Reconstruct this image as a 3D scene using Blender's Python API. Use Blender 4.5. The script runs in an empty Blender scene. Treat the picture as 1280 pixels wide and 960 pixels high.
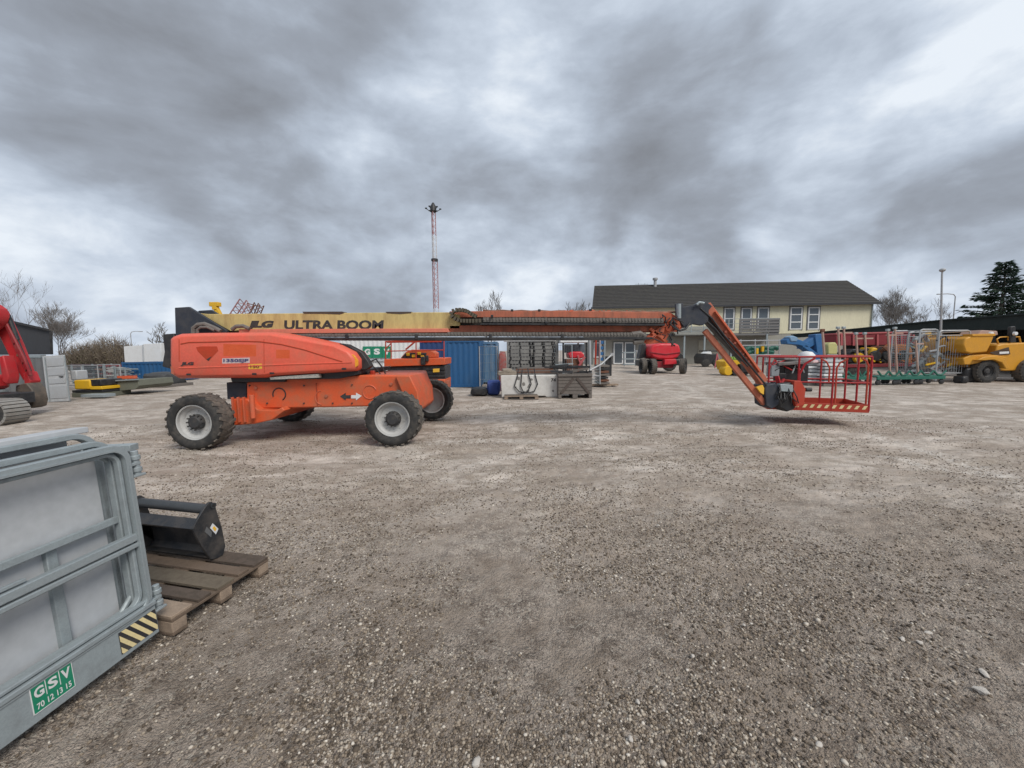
import bpy, bmesh, math, random
import numpy as np
from mathutils import Vector, Matrix, Quaternion, noise
random.seed(7)
# ------------------------------------------------------------------ camera
S = bpy.context.scene
COL = S.collection
F = 481.0; CH = 1.95; PT = math.radians(5.0); RL = math.radians(-0.57)
def ray(u, v):                       # direction seen at a pixel of the 1280x960 photograph
    a = (u-640)/F; b = (480-v)/F
    c, s = math.cos(RL), math.sin(RL)
    a, b = a*c-b*s, a*s+b*c
    return Vector((a, math.cos(PT)+b*math.sin(PT), -math.sin(PT)+b*math.cos(PT)))
def P(u, v, Y):
    r = ray(u, v); t = Y/r[1]; return Vector((r[0]*t, Y, CH+r[2]*t))
def G(u, v, z=0.0):
    r = ray(u, v); t = (z-CH)/r[2]; return Vector((r[0]*t, r[1]*t, z))
def PX(pts, Y): return [(P(u, v, Y)[0], P(u, v, Y)[2]) for u, v in pts]
def plane_hit(u, v, p0, n):
    r = ray(u, v); o = Vector((0, 0, CH)); t = (Vector(p0)-o).dot(n)/r.dot(n); return o+r*t
cd = bpy.data.cameras.new('camera'); cam = bpy.data.objects.new('camera', cd); COL.objects.link(cam)
cd.sensor_fit = 'HORIZONTAL'; cd.sensor_width = 36; cd.lens = 36*F/1280
cd.clip_end = 3000; cd.clip_start = 0.05
fw = ray(640, 480).normalized(); up = (ray(640, 300)-ray(640, 480)).normalized(); rt = fw.cross(up)
M = Matrix((rt, up, -fw)).transposed().to_4x4(); M.translation = (0, 0, CH); cam.matrix_world = M
S.camera = cam
# ------------------------------------------------------------------ sky and sun
SUN_EL, SUN_AZ = math.radians(46), math.radians(140)   # azimuth clockwise from +Y
w = bpy.data.worlds.new('World'); S.world = w; w.use_nodes = True
nt = w.node_tree; nt.nodes.clear(); N = nt.nodes.new; L = nt.links.new
def val(nt, v):
    n = nt.nodes.new('ShaderNodeValue'); n.outputs[0].default_value = v; return n.outputs[0]
def mth(nt, op, a, b=None, c=None, clamp=False):
    n = nt.nodes.new('ShaderNodeMath'); n.operation = op; n.use_clamp = clamp
    for i, x in enumerate((a, b, c)):
        if x is None: continue
        if hasattr(x, 'links'): nt.links.new(x, n.inputs[i])
        else: n.inputs[i].default_value = x
    return n.outputs[0]
def ramp(nt, f, stops, interp='LINEAR'):
    n = nt.nodes.new('ShaderNodeValToRGB'); n.color_ramp.interpolation = interp
    e = n.color_ramp.elements
    while len(e) < len(stops): e.new(0.5)
    for i, (p, c) in enumerate(stops):
        e[i].position = p; e[i].color = (c[0], c[1], c[2], 1) if hasattr(c, '__len__') else (c, c, c, 1)
    nt.links.new(f, n.inputs[0]); return n.outputs[0]
out = N('ShaderNodeOutputWorld'); sky = N('ShaderNodeTexSky'); sky.sky_type = 'NISHITA'; sky.sun_disc = False
sky.sun_elevation = SUN_EL; sky.sun_rotation = SUN_AZ
bg1 = N('ShaderNodeBackground'); bg1.inputs[1].default_value = 0.11; L(sky.outputs[0], bg1.inputs[0])
tc = N('ShaderNodeTexCoord'); D = tc.outputs['Generated']
sep = N('ShaderNodeSeparateXYZ'); L(D, sep.inputs[0])
zz = mth(nt, 'ADD', mth(nt, 'MAXIMUM', sep.outputs[2], 0.0), 0.95)
cmb = N('ShaderNodeCombineXYZ'); L(mth(nt, 'DIVIDE', sep.outputs[0], zz), cmb.inputs[0]); L(mth(nt, 'DIVIDE', sep.outputs[1], zz), cmb.inputs[1]); L(mth(nt, 'MULTIPLY', sep.outputs[2], 1.3), cmb.inputs[2])
def nz(vec, scale, det, rough, dist=0.0):
    n = N('ShaderNodeTexNoise'); n.inputs['Scale'].default_value = scale; n.inputs['Detail'].default_value = det
    n.inputs['Roughness'].default_value = rough; n.inputs['Distortion'].default_value = dist; L(vec, n.inputs['Vector']); return n
n1 = nz(cmb.outputs[0], 3.0, 9, 0.52, 0.25)
n2 = nz(cmb.outputs[0], 8.5, 9, 0.58, 0.2)
wv = nz(D, 2.2, 4, 0.5)
wob = N('ShaderNodeVectorMath'); wob.operation = 'MULTIPLY_ADD'; L(wv.outputs['Color'], wob.inputs[0]); wob.inputs[1].default_value = (.5, .5, .3); L(D, wob.inputs[2])
wo2 = N('ShaderNodeVectorMath'); wo2.operation = 'SUBTRACT'; L(wob.outputs[0], wo2.inputs[0]); wo2.inputs[1].default_value = (.25, .25, .15)
wn = N('ShaderNodeVectorMath'); wn.operation = 'NORMALIZE'; L(wo2.outputs[0], wn.inputs[0])
# cloud masses: (pixel they were surveyed at, angular size, darkness); negative = thin bright cloud
acc = mth(nt, 'MULTIPLY_ADD', n1.outputs[0], 1.5, -.33)
acc = mth(nt, 'MULTIPLY_ADD', n2.outputs[0], 0.62, acc)
for (u, v, r, a) in [(330, 50, .5, .27), (130, 250, .32, .18), (300, 290, .28, .15), (60, 130, .28, .09), (560, 60, .2, .10), (850, 150, .28, .27), (900, 230, .2, .16), (1000, 280, .22, .22), (1190, 250, .2, .33),
                     (1270, 250, .14, .26), (700, 300, .2, .13), (780, 210, .14, .1), (1090, 70, .26, -.22), (1230, 60, .22, -.02), (640, 190, .16, -.08), (690, 110, .15, -.08), (620, 60, .16, -.04), (560, 170, .16, -.08), (420, 210, .12, -.08), (470, 300, .13, -.09), (1245, 140, .07, -.22),
                     (480, 200, .2, -.04), (820, 290, .08, -.14), (990, 300, .05, -.12), (1150, 190, .07, -.14), (640, 372, .12, -.04), (250, 360, .3, -.14), (60, 350, .3, -.14), (1050, 330, .12, -.14), (1230, 335, .18, -.22), (480, 370, .16, -.08), (830, 345, .12, -.08)]:
    d = ray(u, v).normalized()
    vm = N('ShaderNodeVectorMath'); vm.operation = 'DISTANCE'; L(wn.outputs[0], vm.inputs[0]); vm.inputs[1].default_value = d
    mr = N('ShaderNodeMapRange'); mr.interpolation_type = 'SMOOTHERSTEP'; L(vm.outputs['Value'], mr.inputs[0])
    mr.inputs[1].default_value = 0; mr.inputs[2].default_value = r*1.45; mr.inputs[3].default_value = a; mr.inputs[4].default_value = 0
    acc = mth(nt, 'ADD', acc, mr.outputs[0])
ccol = ramp(nt, acc, [(0.42, (.66, .71, .77)), (0.62, (.485, .545, .63)), (0.80, (.37, .42, .495)), (1.0, (.272, .302, .352)), (1.22, (.195, .21, .238))])
# ramp positions above one are clamped, so compress first
cr = [x for x in nt.nodes if x.bl_idname == 'ShaderNodeValToRGB'][-1]
nt.links.remove(cr.inputs[0].links[0]); L(mth(nt, 'MULTIPLY', acc, 0.72), cr.inputs[0])
for e, p in zip(cr.color_ramp.elements, (0.34, 0.46, 0.58, 0.73, 0.95)): e.position = p
bg2 = N('ShaderNodeBackground'); L(ccol, bg2.inputs[0]); bg2.inputs[1].default_value = 0.94
cover = ramp(nt, mth(nt, 'MULTIPLY', acc, 0.72), [(0.19, .35), (0.25, 1.0)])
mx = N('ShaderNodeMixShader'); L(cover, mx.inputs[0]); L(bg1.outputs[0], mx.inputs[1]); L(bg2.outputs[0], mx.inputs[2]); L(mx.outputs[0], out.inputs[0])
sd = bpy.data.lights.new('sun', 'SUN'); sd.energy = 2.1; sd.angle = math.radians(26); sd.color = (1, .95, .88)
so = bpy.data.objects.new('sun', sd); COL.objects.link(so)
sv = Vector((math.sin(SUN_AZ)*math.cos(SUN_EL), math.cos(SUN_AZ)*math.cos(SUN_EL), math.sin(SUN_EL)))
so.rotation_euler = sv.to_track_quat('Z', 'Y').to_euler(); so.location = (0, 0, 30)
S.view_settings.view_transform = 'Standard'; S.view_settings.look = 'None'; S.view_settings.exposure = 0.40; S.view_settings.gamma = 1.0
S.render.engine = 'CYCLES'
# ------------------------------------------------------------------ materials
MATS = {}
def mat(name, col, rough=0.6, metal=0.0, dirt=0.25, dcol=(.20, .17, .14), bump=0.15, scale=6.0, spec=0.4, streak=False, var=0.12):
    if name in MATS: return MATS[name]
    m = bpy.data.materials.new(name); m.use_nodes = True; t = m.node_tree; b = t.nodes['Principled BSDF']
    tcn = t.nodes.new('ShaderNodeTexCoord')
    mp = t.nodes.new('ShaderNodeMapping'); t.links.new(tcn.outputs['Object'], mp.inputs[0])
    mp.inputs['Scale'].default_value = (scale, scale, scale*(0.25 if streak else 1))
    n = t.nodes.new('ShaderNodeTexNoise'); n.inputs['Scale'].default_value = 1.0; n.inputs['Detail'].default_value = 8; n.inputs['Roughness'].default_value = .65
    t.links.new(mp.outputs[0], n.inputs['Vector'])
    n2 = t.nodes.new('ShaderNodeTexNoise'); n2.inputs['Scale'].default_value = 9; n2.inputs['Detail'].default_value = 4; t.links.new(mp.outputs[0], n2.inputs['Vector'])
    f = ramp(t, n.outputs[0], [(0.44, 0.0), (0.72, 1.0)])
    mixv = t.nodes.new('ShaderNodeMix'); mixv.data_type = 'RGBA'; mixv.blend_type = 'MULTIPLY'; mixv.inputs[0].default_value = 1.0
    mixv.inputs[6].default_value = (*col, 1)
    t.links.new(ramp(t, n2.outputs[0], [(0.3, 1-var), (0.7, 1.0)]), mixv.inputs[7])
    mx = t.nodes.new('ShaderNodeMix'); mx.data_type = 'RGBA'
    t.links.new(mth(t, 'MULTIPLY', f, dirt), mx.inputs[0]); t.links.new(mixv.outputs[2], mx.inputs[6]); mx.inputs[7].default_value = (*dcol, 1)
    t.links.new(mx.outputs[2], b.inputs['Base Color'])
    t.links.new(mth(t, 'MULTIPLY_ADD', f, 0.25, rough, clamp=True), b.inputs['Roughness'])
    b.inputs['Metallic'].default_value = metal; b.inputs['Specular IOR Level'].default_value = spec
    bp = t.nodes.new('ShaderNodeBump'); bp.inputs['Strength'].default_value = bump; bp.inputs['Distance'].default_value = 0.01
    t.links.new(n2.outputs[0], bp.inputs['Height']); t.links.new(bp.outputs[0], b.inputs['Normal'])
    MATS[name] = m; return m
ORH = mat('faded_orange_paint', (.76, .125, .075), .38, 0, .5, (.42, .16, .10), .05, 2.5)
ORC = mat('orange_paint', (.66, .105, .033), .45, 0, .6, (.28, .15, .085), .15, 3.5)
ORD = mat('dusty_orange_paint', (.62, .13, .06), .5, 0, .5, (.26, .15, .10), .2, 4)
ORB = mat('sun_bleached_orange', (.46, .135, .075), .6, 0, .75, (.15, .085, .06), .25, 6, streak=True)
YEL = mat('cream_yellow_paint', (.58, .46, .19), .5, 0, .75, (.27, .17, .075), .1, 4, streak=True)
BLK = mat('black_paint', (.022, .023, .026), .45, 0, .35, (.10, .09, .08), .1, 6)
BLU = mat('dark_steel_blue_black', (.028, .034, .048), .5, 0, .35, (.12, .11, .10), .1, 4)
RUB = mat('dusty_tyre_rubber', (.030, .030, .030), .8, 0, .6, (.13, .115, .10), .3, 8)
TRD = mat('dusty_tread_rubber', (.095, .085, .075), .9, 0, .8, (.20, .17, .14), .3, 9)
RIM = mat('grey_rim_paint', (.46, .46, .45), .5, 0, .4, (.30, .27, .23), .1, 6)
HUB = mat('dark_hub_iron', (.04, .04, .042), .6, 0, .4, (.14, .12, .1), .2, 9)
CHN = mat('energy_chain_plastic', (.17, .155, .14), .75, 0, .55, (.09, .08, .07), .3, 14)
RED = mat('red_rail_paint', (.36, .017, .022), .45, 0, .25, (.30, .06, .04), .1, 5)
RD2 = mat('bright_red_orange_paint', (.42, .045, .022), .45, 0, .3, (.30, .1, .06), .1, 4)
CRM = mat('crimson_paint', (.60, .025, .04), .35, 0, .25, (.35, .12, .1), .05, 3)
EXR = mat('excavator_red_paint', (.48, .025, .03), .4, 0, .35, (.22, .08, .07), .1, 3)
GAL = mat('galvanised_steel', (.34, .385, .40), .42, .3, .5, (.25, .27, .28), .15, 9)
GLD = mat('dull_galvanised_steel', (.32, .365, .38), .5, .2, .6, (.20, .215, .22), .15, 14)
SHT = mat('pale_grey_plastic_sheet', (.455, .47, .485), .45, 0, .25, (.36, .38, .41), .04, 2)
WHT = mat('white_paint', (.72, .73, .73), .5, 0, .3, (.48, .45, .41), .05, 3)
CON = mat('white_concrete', (.66, .65, .62), .8, 0, .45, (.38, .36, .32), .4, 5)
GRN = mat('green_sticker', (.012, .22, .12), .4, 0, .1, (.1, .25, .18), .02, 6)
YST = mat('yellow_sticker', (.80, .46, .05), .5, 0, .25, (.5, .33, .1), .02, 6)
STK = mat('pale_yellow_stripe', (.75, .62, .33), .5, 0, .2, (.5, .42, .26), .02, 6)
MRK = mat('black_lettering', (.03, .03, .035), .6, 0, .2, (.25, .2, .12), .02, 6)
WOD = mat('weathered_pallet_wood', (.15, .108, .078), .85, 0, .8, (.10, .075, .055), .5, 12)
WDL = mat('pale_fresh_wood', (.33, .25, .185), .85, 0, .7, (.15, .115, .09), .5, 12)
WDG = mat('grey_weathered_wood', (.17, .15, .135), .9, 0, .5, (.10, .09, .08), .5, 10)
BLC = mat('blue_container_paint', (.018, .095, .235), .5, 0, .3, (.06, .12, .2), .1, 3, streak=True)
BL2 = mat('bright_blue_paint', (.03, .13, .31), .45, 0, .25, (.1, .16, .25), .1, 3)
TRP = mat('blue_tarpaulin', (.02, .05, .22), .5, 0, .2, (.1, .12, .2), .3, 5)
GRC = mat('container_grey', (.15, .155, .16), .6, 0, .4, (.10, .09, .08), .1, 3, streak=True)
CDR = mat('pale_container_door_paint', (.48, .50, .51), .5, 0, .35, (.34, .32, .29), .1, 3, streak=True)
DRK = mat('charcoal_cladding', (.042, .044, .05), .6, 0, .3, (.06, .06, .06), .1, 3, streak=True)
DGR = mat('dark_green_fascia', (.012, .022, .022), .6, 0, .3, (.025, .035, .03), .1, 3)
DIN = mat('dark_shed_boards', (.03, .028, .026), .8, 0, .4, (.05, .045, .04), .1, 3)
CWL = mat('cream_render', (.70, .66, .48), .85, 0, .25, (.42, .39, .30), .15, 1.2, streak=True)
GWL = mat('grey_render', (.34, .33, .29), .85, 0, .3, (.24, .22, .2), .15, 1.2, streak=True)
SLT = mat('dark_roof_tiles', (.040, .038, .037), .75, 0, .5, (.10, .095, .08), .5, 3)
GBD = mat('grey_stained_boards', (.17, .165, .165), .7, 0, .35, (.19, .18, .17), .2, 4)
GLS = mat('window_glass', (.09, .11, .13), .08, 0, .0, bump=0.0, spec=.9)
ORL = mat('amber_lens', (.85, .36, .03), .25, 0, .2, (.5, .2, .04), .02, 6)
GLV = mat('lamp_post_steel', (.40, .41, .42), .5, .2, .3, (.3, .3, .3), .05, 5)
TWR = mat('mast_red_paint', (.36, .17, .17), .6, 0, .3, (.3, .2, .18), .05, 1)
TWW = mat('mast_white_paint', (.55, .54, .55), .6, 0, .3, (.4, .38, .38), .05, 1)
BRK = mat('bare_bark', (.14, .125, .11), .9, 0, .4, (.09, .085, .07), .3, 3)
YEM = mat('machine_yellow_paint', (.72, .42, .02), .45, 0, .35, (.4, .25, .06), .1, 3)
DYM = mat('dumper_orange_yellow', (.60, .285, .025), .45, 0, .35, (.36, .19, .05), .1, 3)
GRM = mat('cart_green_paint', (.015, .13, .095), .5, 0, .3, (.1, .18, .13), .1, 5)
PNK = mat('pinkish_primed_steel', (.42, .28, .23), .7, 0, .4, (.33, .24, .19), .2, 6)
PNR = mat('faded_red_paint', (.45, .10, .11), .6, 0, .4, (.28, .14, .12), .1, 5)
MAR = mat('maroon_paint', (.22, .025, .035), .6, 0, .35, (.18, .07, .06), .1, 3)
OLV = mat('olive_grey_steel', (.15, .155, .12), .7, 0, .4, (.1, .09, .08), .1, 4)
RST = mat('rusty_brown_steel', (.17, .075, .045), .8, 0, .5, (.10, .06, .05), .3, 6)
BGM = mat('black_plastic', (.02, .02, .022), .35, 0, .15, (.08, .07, .06), .1, 5)
TAN = mat('pale_tube_steel', (.42, .41, .39), .5, .2, .4, (.3, .27, .24), .1, 8)
# ground
def ground_mat():
    m = bpy.data.materials.new('gravel_ground'); m.use_nodes = True; t = m.node_tree; b = t.nodes['Principled BSDF']; n_ = t.nodes.new; l_ = t.links.new
    g = n_('ShaderNodeTexCoord').outputs['Object']
    def noi(scale, det=6, ro=.6, vec=g, dist=0):
        n = n_('ShaderNodeTexNoise'); n.inputs['Scale'].default_value = scale; n.inputs['Detail'].default_value = det; n.inputs['Roughness'].default_value = ro; n.inputs['Distortion'].default_value = dist; l_(vec, n.inputs['Vector']); return n
    mp = n_('ShaderNodeMapping'); l_(g, mp.inputs[0]); mp.inputs['Scale'].default_value = (.55, .9, 1); mp.inputs['Rotation'].default_value = (0, 0, .10)
    mp2 = n_('ShaderNodeMapping'); l_(g, mp2.inputs[0]); mp2.inputs['Scale'].default_value = (.9, 1.7, 1); mp2.inputs['Rotation'].default_value = (0, 0, -.25)
    big = noi(.35, 5, .55); streak = noi(1.0, 7, .62, mp.outputs[0], .6); streak2 = noi(1.2, 8, .65, mp2.outputs[0], .4)
    fine = noi(38, 5, .7); mid = noi(5.5, 7, .68); fin2 = noi(120, 3, .6)
    def mix(f, a, c, bt='MIX'):
        x = n_('ShaderNodeMix'); x.data_type = 'RGBA'; x.blend_type = bt
        for i, q in ((0, f), (6, a), (7, c)):
            if hasattr(q, 'links'): l_(q, x.inputs[i])
            elif i == 0: x.inputs[0].default_value = q
            else: x.inputs[i].default_value = (*q, 1)
        return x.outputs[2]
    sepn = n_('ShaderNodeSeparateXYZ'); l_(g, sepn.inputs[0])
    mr = n_('ShaderNodeMapRange'); l_(sepn.outputs[1], mr.inputs[0]); mr.inputs[1].default_value = 2.4; mr.inputs[2].default_value = 6.0
    far = mr.outputs[0]     # the yard's middle is driven over and chalky, its near corner is loose wet gravel
    c = mix(ramp(t, big.outputs[0], [(.38, 0), (.64, 1)]), (.40, .328, .268), (.57, .485, .41))
    c = mix(ramp(t, mid.outputs[0], [(.42, 0), (.62, 1)]), c, (.21, .163, .127))
    c2 = mix(ramp(t, streak.outputs[0], [(.43, 0), (.58, 1)]), (.355, .298, .25), (.61, .54, .475))
    mid2 = noi(3.2, 9, .72, mp.outputs[0], .5); mid3 = noi(9, 6, .7)
    c2 = mix(ramp(t, mid2.outputs[0], [(.46, 0), (.60, .85)]), c2, (.27, .218, .178))
    c2 = mix(ramp(t, mid3.outputs[0], [(.30, .75), (.45, 0)]), c2, (.50, .45, .395))
    c2 = mix(ramp(t, streak2.outputs[0], [(.50, 0), (.66, .8)]), c2, (.25, .205, .16))
    c2 = mix(ramp(t, streak2.outputs[0], [(.30, .7), (.42, 0)]), c2, (.56, .52, .47))
    fm = mth(t, 'MULTIPLY', far, 1.0)
    c = mix(mth(t, 'ADD', mth(t, 'MULTIPLY', fm, .85), mth(t, 'MULTIPLY', streak.outputs[0], .18), clamp=True), c, c2)
    # chalky wheel tracks worn into the yard
    def track(pa, pb, wd, amt):
        pa, pb = G(*pa), G(*pb); d = (pb-pa); d.z = 0; ln = d.length; d.normalize(); n_v = Vector((-d[1], d[0], 0))
        def dotp(vec, off):
            q = n_('ShaderNodeVectorMath'); q.operation = 'DOT_PRODUCT'; l_(g, q.inputs[0]); q.inputs[1].default_value = vec; return mth(t, 'SUBTRACT', q.outputs['Value'], off)
        a = mth(t, 'ABSOLUTE', mth(t, 'ADD', dotp(n_v, n_v.dot(pa)), mth(t, 'MULTIPLY', mth(t, 'SUBTRACT', big.outputs[0], .5), 1.6)))
        b_ = mth(t, 'ABSOLUTE', mth(t, 'SUBTRACT', dotp(d, d.dot(pa)), ln/2))
        f1 = mth(t, 'SUBTRACT', 1.0, mth(t, 'DIVIDE', a, wd), clamp=True); f2 = mth(t, 'MULTIPLY', mth(t, 'SUBTRACT', ln/2+.6, b_), 1.0, clamp=True)
        return mth(t, 'MULTIPLY', mth(t, 'MULTIPLY', f1, f2), mth(t, 'MULTIPLY', ramp(t, mid3.outputs[0], [(.46, 0), (.60, 1)]), amt))
    for pa, pb, wd, am in (((520, 553), (720, 550), .30, 1.0), ((700, 549), (900, 540), .3, .7), ((1075, 540), (1400, 640), .35, 1.0), ((1090, 532), (1400, 565), .30, .9), ((1120, 575), (1170, 582), .12, 1.6), ((850, 480), (960, 540), .35, .7), ((800, 470), (980, 500), .4, .6), ((100, 520), (210, 500), .4, .5), ((940, 470), (1280, 520), .4, .5), ((600, 520), (860, 500), .3, .5)):
        c = mix(mth(t, 'MINIMUM', track(pa, pb, wd, am*1.1), .6), c, (.66, .62, .565))
    # speckle of single stones, and painted shade between them
    v = n_('ShaderNodeTexVoronoi'); v.inputs['Scale'].default_value = 115; l_(g, v.inputs['Vector'])
    v2 = n_('ShaderNodeTexVoronoi'); v2.inputs['Scale'].default_value = 58; l_(g, v2.inputs['Vector'])
    sp = n_('ShaderNodeSeparateColor'); l_(v.outputs['Color'], sp.inputs[0]); sp2 = n_('ShaderNodeSeparateColor'); l_(v2.outputs['Color'], sp2.inputs[0])
    pch = noi(1.7, 6, .6); patch = ramp(t, pch.outputs[0], [(.40, .12), (.54, 1)])
    c = mix(mth(t, 'MULTIPLY', ramp(t, pch.outputs[0], [(.38, .55), (.50, 0)]), mth(t, 'SUBTRACT', 1.0, far)), c, (.32, .26, .205))
    near = mth(t, 'MULTIPLY', patch, mth(t, 'SUBTRACT', 1.0, mth(t, 'MULTIPLY', far, .35)))
    c = mix(mth(t, 'MULTIPLY', ramp(t, sp.outputs[0], [(.72, 0), (.9, 1)]), mth(t, 'MULTIPLY', near, .8)), c, (.50, .43, .35))
    c = mix(mth(t, 'MULTIPLY', ramp(t, sp.outputs[1], [(.55, 0), (.8, 1)]), mth(t, 'MULTIPLY', near, .6)), c, (.06, .048, .040))
    c = mix(mth(t, 'MULTIPLY', ramp(t, sp2.outputs[0], [(.86, 0), (.93, 1)]), mth(t, 'MULTIPLY', near, .8)), c, (.56, .50, .42))
    c = mix(mth(t, 'MULTIPLY', ramp(t, fine.outputs[0], [(.32, .5), (.48, 0)]), near), c, (.07, .055, .045))  # hollows between stones darkened in the colour to stand for shade
    c = mix(ramp(t, fin2.outputs[0], [(.55, 0), (.75, .3)]), c, (.42, .37, .32))
    l_(c, b.inputs['Base Color'])
    l_(ramp(t, streak.outputs[0], [(.35, .95), (.7, .72)]), b.inputs['Roughness']); b.inputs['Specular IOR Level'].default_value = .3
    h = mth(t, 'ADD', mth(t, 'MULTIPLY', mid.outputs[0], 1.2), mth(t, 'ADD', mth(t, 'MULTIPLY', fine.outputs[0], .8), mth(t, 'MULTIPLY', mth(t, 'SUBTRACT', 1.0, v2.outputs['Distance']), .35)))
    h = mth(t, 'ADD', h, mth(t, 'MULTIPLY', mth(t, 'SUBTRACT', 1.0, v.outputs['Distance']), .28))
    h = mth(t, 'ADD', h, mth(t, 'MULTIPLY', streak2.outputs[0], 1.2))
    bp = n_('ShaderNodeBump'); bp.inputs['Strength'].default_value = 1.0; bp.inputs['Distance'].default_value = .05; l_(h, bp.inputs['Height']); l_(mth(t, 'SUBTRACT', 1.0, mth(t, 'MULTIPLY', far, .55)), bp.inputs['Strength']); l_(bp.outputs[0], b.inputs['Normal'])
    return m
def stone_mat():
    m = bpy.data.materials.new('mixed_stones'); m.use_nodes = True; t = m.node_tree; b = t.nodes['Principled BSDF']
    a = t.nodes.new('ShaderNodeAttribute'); a.attribute_name = 'tone'
    c = ramp(t, a.outputs['Fac'], [(0, (.06, .047, .036)), (.35, (.16, .125, .093)), (.62, (.26, .21, .16)), (.85, (.38, .325, .26)), (.95, (.46, .405, .335)), (1, (.60, .55, .48))])
    t.links.new(c, b.inputs['Base Color']); b.inputs['Roughness'].default_value = .85; b.inputs['Specular IOR Level'].default_value = .25; return m
# ------------------------------------------------------------------ mesh helpers
class MB:
    def __init__(s): s.v = []; s.f = []
    def add(s, vs, fs):
        o = len(s.v); s.v += [tuple(x) for x in vs]; s.f += [tuple(i+o for i in f) for f in fs]; return s
    def box(s, c, d, R=None, taper=1.0):
        c = Vector(c); hx, hy, hz = d[0]/2, d[1]/2, d[2]/2; vs = []
        for z in (-1, 1):
            k = taper if z > 0 else 1
            for x, y in ((-1, -1), (1, -1), (1, 1), (-1, 1)):
                p = Vector((x*hx*k, y*hy*k, z*hz)); vs.append(c+(R @ p if R else p))
        return s.add(vs, [(0, 3, 2, 1), (4, 5, 6, 7), (0, 1, 5, 4), (1, 2, 6, 5), (2, 3, 7, 6), (3, 0, 4, 7)])
    def box2(s, a, b): return s.box([(a[i]+b[i])/2 for i in range(3)], [abs(b[i]-a[i]) for i in range(3)])
    def beam(s, a, b, w, h, up=(0, 0, 1)):
        a = Vector(a); b = Vector(b); d = b-a; l = d.length; d.normalize(); u = Vector(up)
        if abs(d.dot(u)) > .98: u = Vector((0, 1, 0))
        x = d.cross(u).normalized(); z = x.cross(d)
        return s.box((a+b)/2, (w, l, h), Matrix((x, d, z)).transposed())
    def tube(s, pts, r, n=8, cap=True):
        pts = [Vector(p) for p in pts]; rs = r if hasattr(r, '__len__') else [r]*len(pts); vs = []; fs = []; x = None
        for i, p in enumerate(pts):
            d = (pts[min(i+1, len(pts)-1)]-pts[max(i-1, 0)]).normalized()
            if x is None:
                x = d.orthogonal().normalized()
            x = (x-d*x.dot(d)).normalized(); y = d.cross(x)
            for k in range(n):
                a = 2*math.pi*k/n; vs.append(p+(x*math.cos(a)+y*math.sin(a))*rs[i])
        for i in range(len(pts)-1):
            for k in range(n):
                a = i*n+k; b = i*n+(k+1) % n; fs.append((a, b, b+n, a+n))
        if cap: fs.append(tuple(range(n-1, -1, -1))); fs.append(tuple(range(len(vs)-n, len(vs))))
        return s.add(vs, fs)
    def prism(s, poly, d0, d1, ax='xz'):
        n = len(poly)
        f = {'xz': lambda a, b, d: (a, d, b), 'xy': lambda a, b, d: (a, b, d), 'yz': lambda a, b, d: (d, a, b)}[ax]
        vs = [f(a, b, d0) for a, b in poly]+[f(a, b, d1) for a, b in poly]
        return s.add(vs, [tuple(range(n)), tuple(range(2*n-1, n-1, -1))]+[(i, i+n, (i+1) % n+n, (i+1) % n) for i in range(n)])
    def lathe(s, prof, c=(0, 0, 0), n=32, ax='y'):     # prof: (radius, offset along axis)
        vs = []; fs = []; c = Vector(c)
        for r, h in prof:
            for k in range(n):
                a = 2*math.pi*k/n; p, q = r*math.cos(a), r*math.sin(a)
                vs.append(c+Vector({'y': (p, h, q), 'z': (p, q, h), 'x': (h, p, q)}[ax]))
        for i in range(len(prof)-1):
            for k in range(n):
                a = i*n+k; b = i*n+(k+1) % n; fs.append((a, b, b+n, a+n))
        return s.add(vs, fs)
    def corr(s, a, b, z0, z1, pitch=.25, dep=.04, th=.05):   # corrugated wall from a to b (xy)
        a = Vector(a); b = Vector(b); l = (b-a).length; d = (b-a)/l; nrm = Vector((d[1], -d[0])); k = max(2, int(l/pitch)); poly = []
        for i in range(k):
            for t_, o in ((0, 0), (.2, dep), (.5, dep), (.7, 0)):
                p = a+d*l*(i+t_)/k+nrm*o; poly.append((p[0], p[1]))
        poly.append((b[0], b[1])); q = b-nrm*th; poly.append((q[0], q[1])); q = a-nrm*th; poly.append((q[0], q[1]))
        return s.prism(poly, z0, z1, 'xy')
ORG = {}
def finish(o, bevel=0, sharp=38):
    me = o.data
    bm = bmesh.new(); bm.from_mesh(me); bmesh.ops.recalc_face_normals(bm, faces=bm.faces); bm.to_mesh(me); bm.free()
    me.shade_smooth(); me.set_sharp_from_angle(angle=math.radians(sharp))
    if bevel:
        b = o.modifiers.new('bevel', 'BEVEL'); b.width = bevel; b.segments = 2; b.limit_method = 'ANGLE'; b.angle_limit = math.radians(40)
def tag(o, label=None, cat=None, group=None, kind=None):
    if label: o['label'] = label
    if cat: o['category'] = cat
    if group: o['group'] = group
    if kind: o['kind'] = kind
    return o
def part(name, mb, m, parent=None, bevel=0, label=None, sharp=38, at=None):
    org = ORG[parent.name] if parent else Vector((0, 0, 0))
    if at is not None: org = Vector(at)
    me = bpy.data.meshes.new(name); me.from_pydata([(v[0]-org[0], v[1]-org[1], v[2]-org[2]) for v in mb.v], [], mb.f); me.materials.append(m)
    o = bpy.data.objects.new(name, me); COL.objects.link(o); finish(o, bevel, sharp)
    if parent:
        o.parent = parent
        if at is not None: o.location = org-ORG[parent.name]
    elif at is not None: o.location = org
    ORG[o.name] = org
    if label: o['label'] = label
    return o
def T(name, label, cat, loc=(0, 0, 0), group=None):
    o = bpy.data.objects.new(name, None); COL.objects.link(o); o.location = loc; o.empty_display_size = .2
    ORG[o.name] = Vector(loc); return tag(o, label, cat, group)
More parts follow.
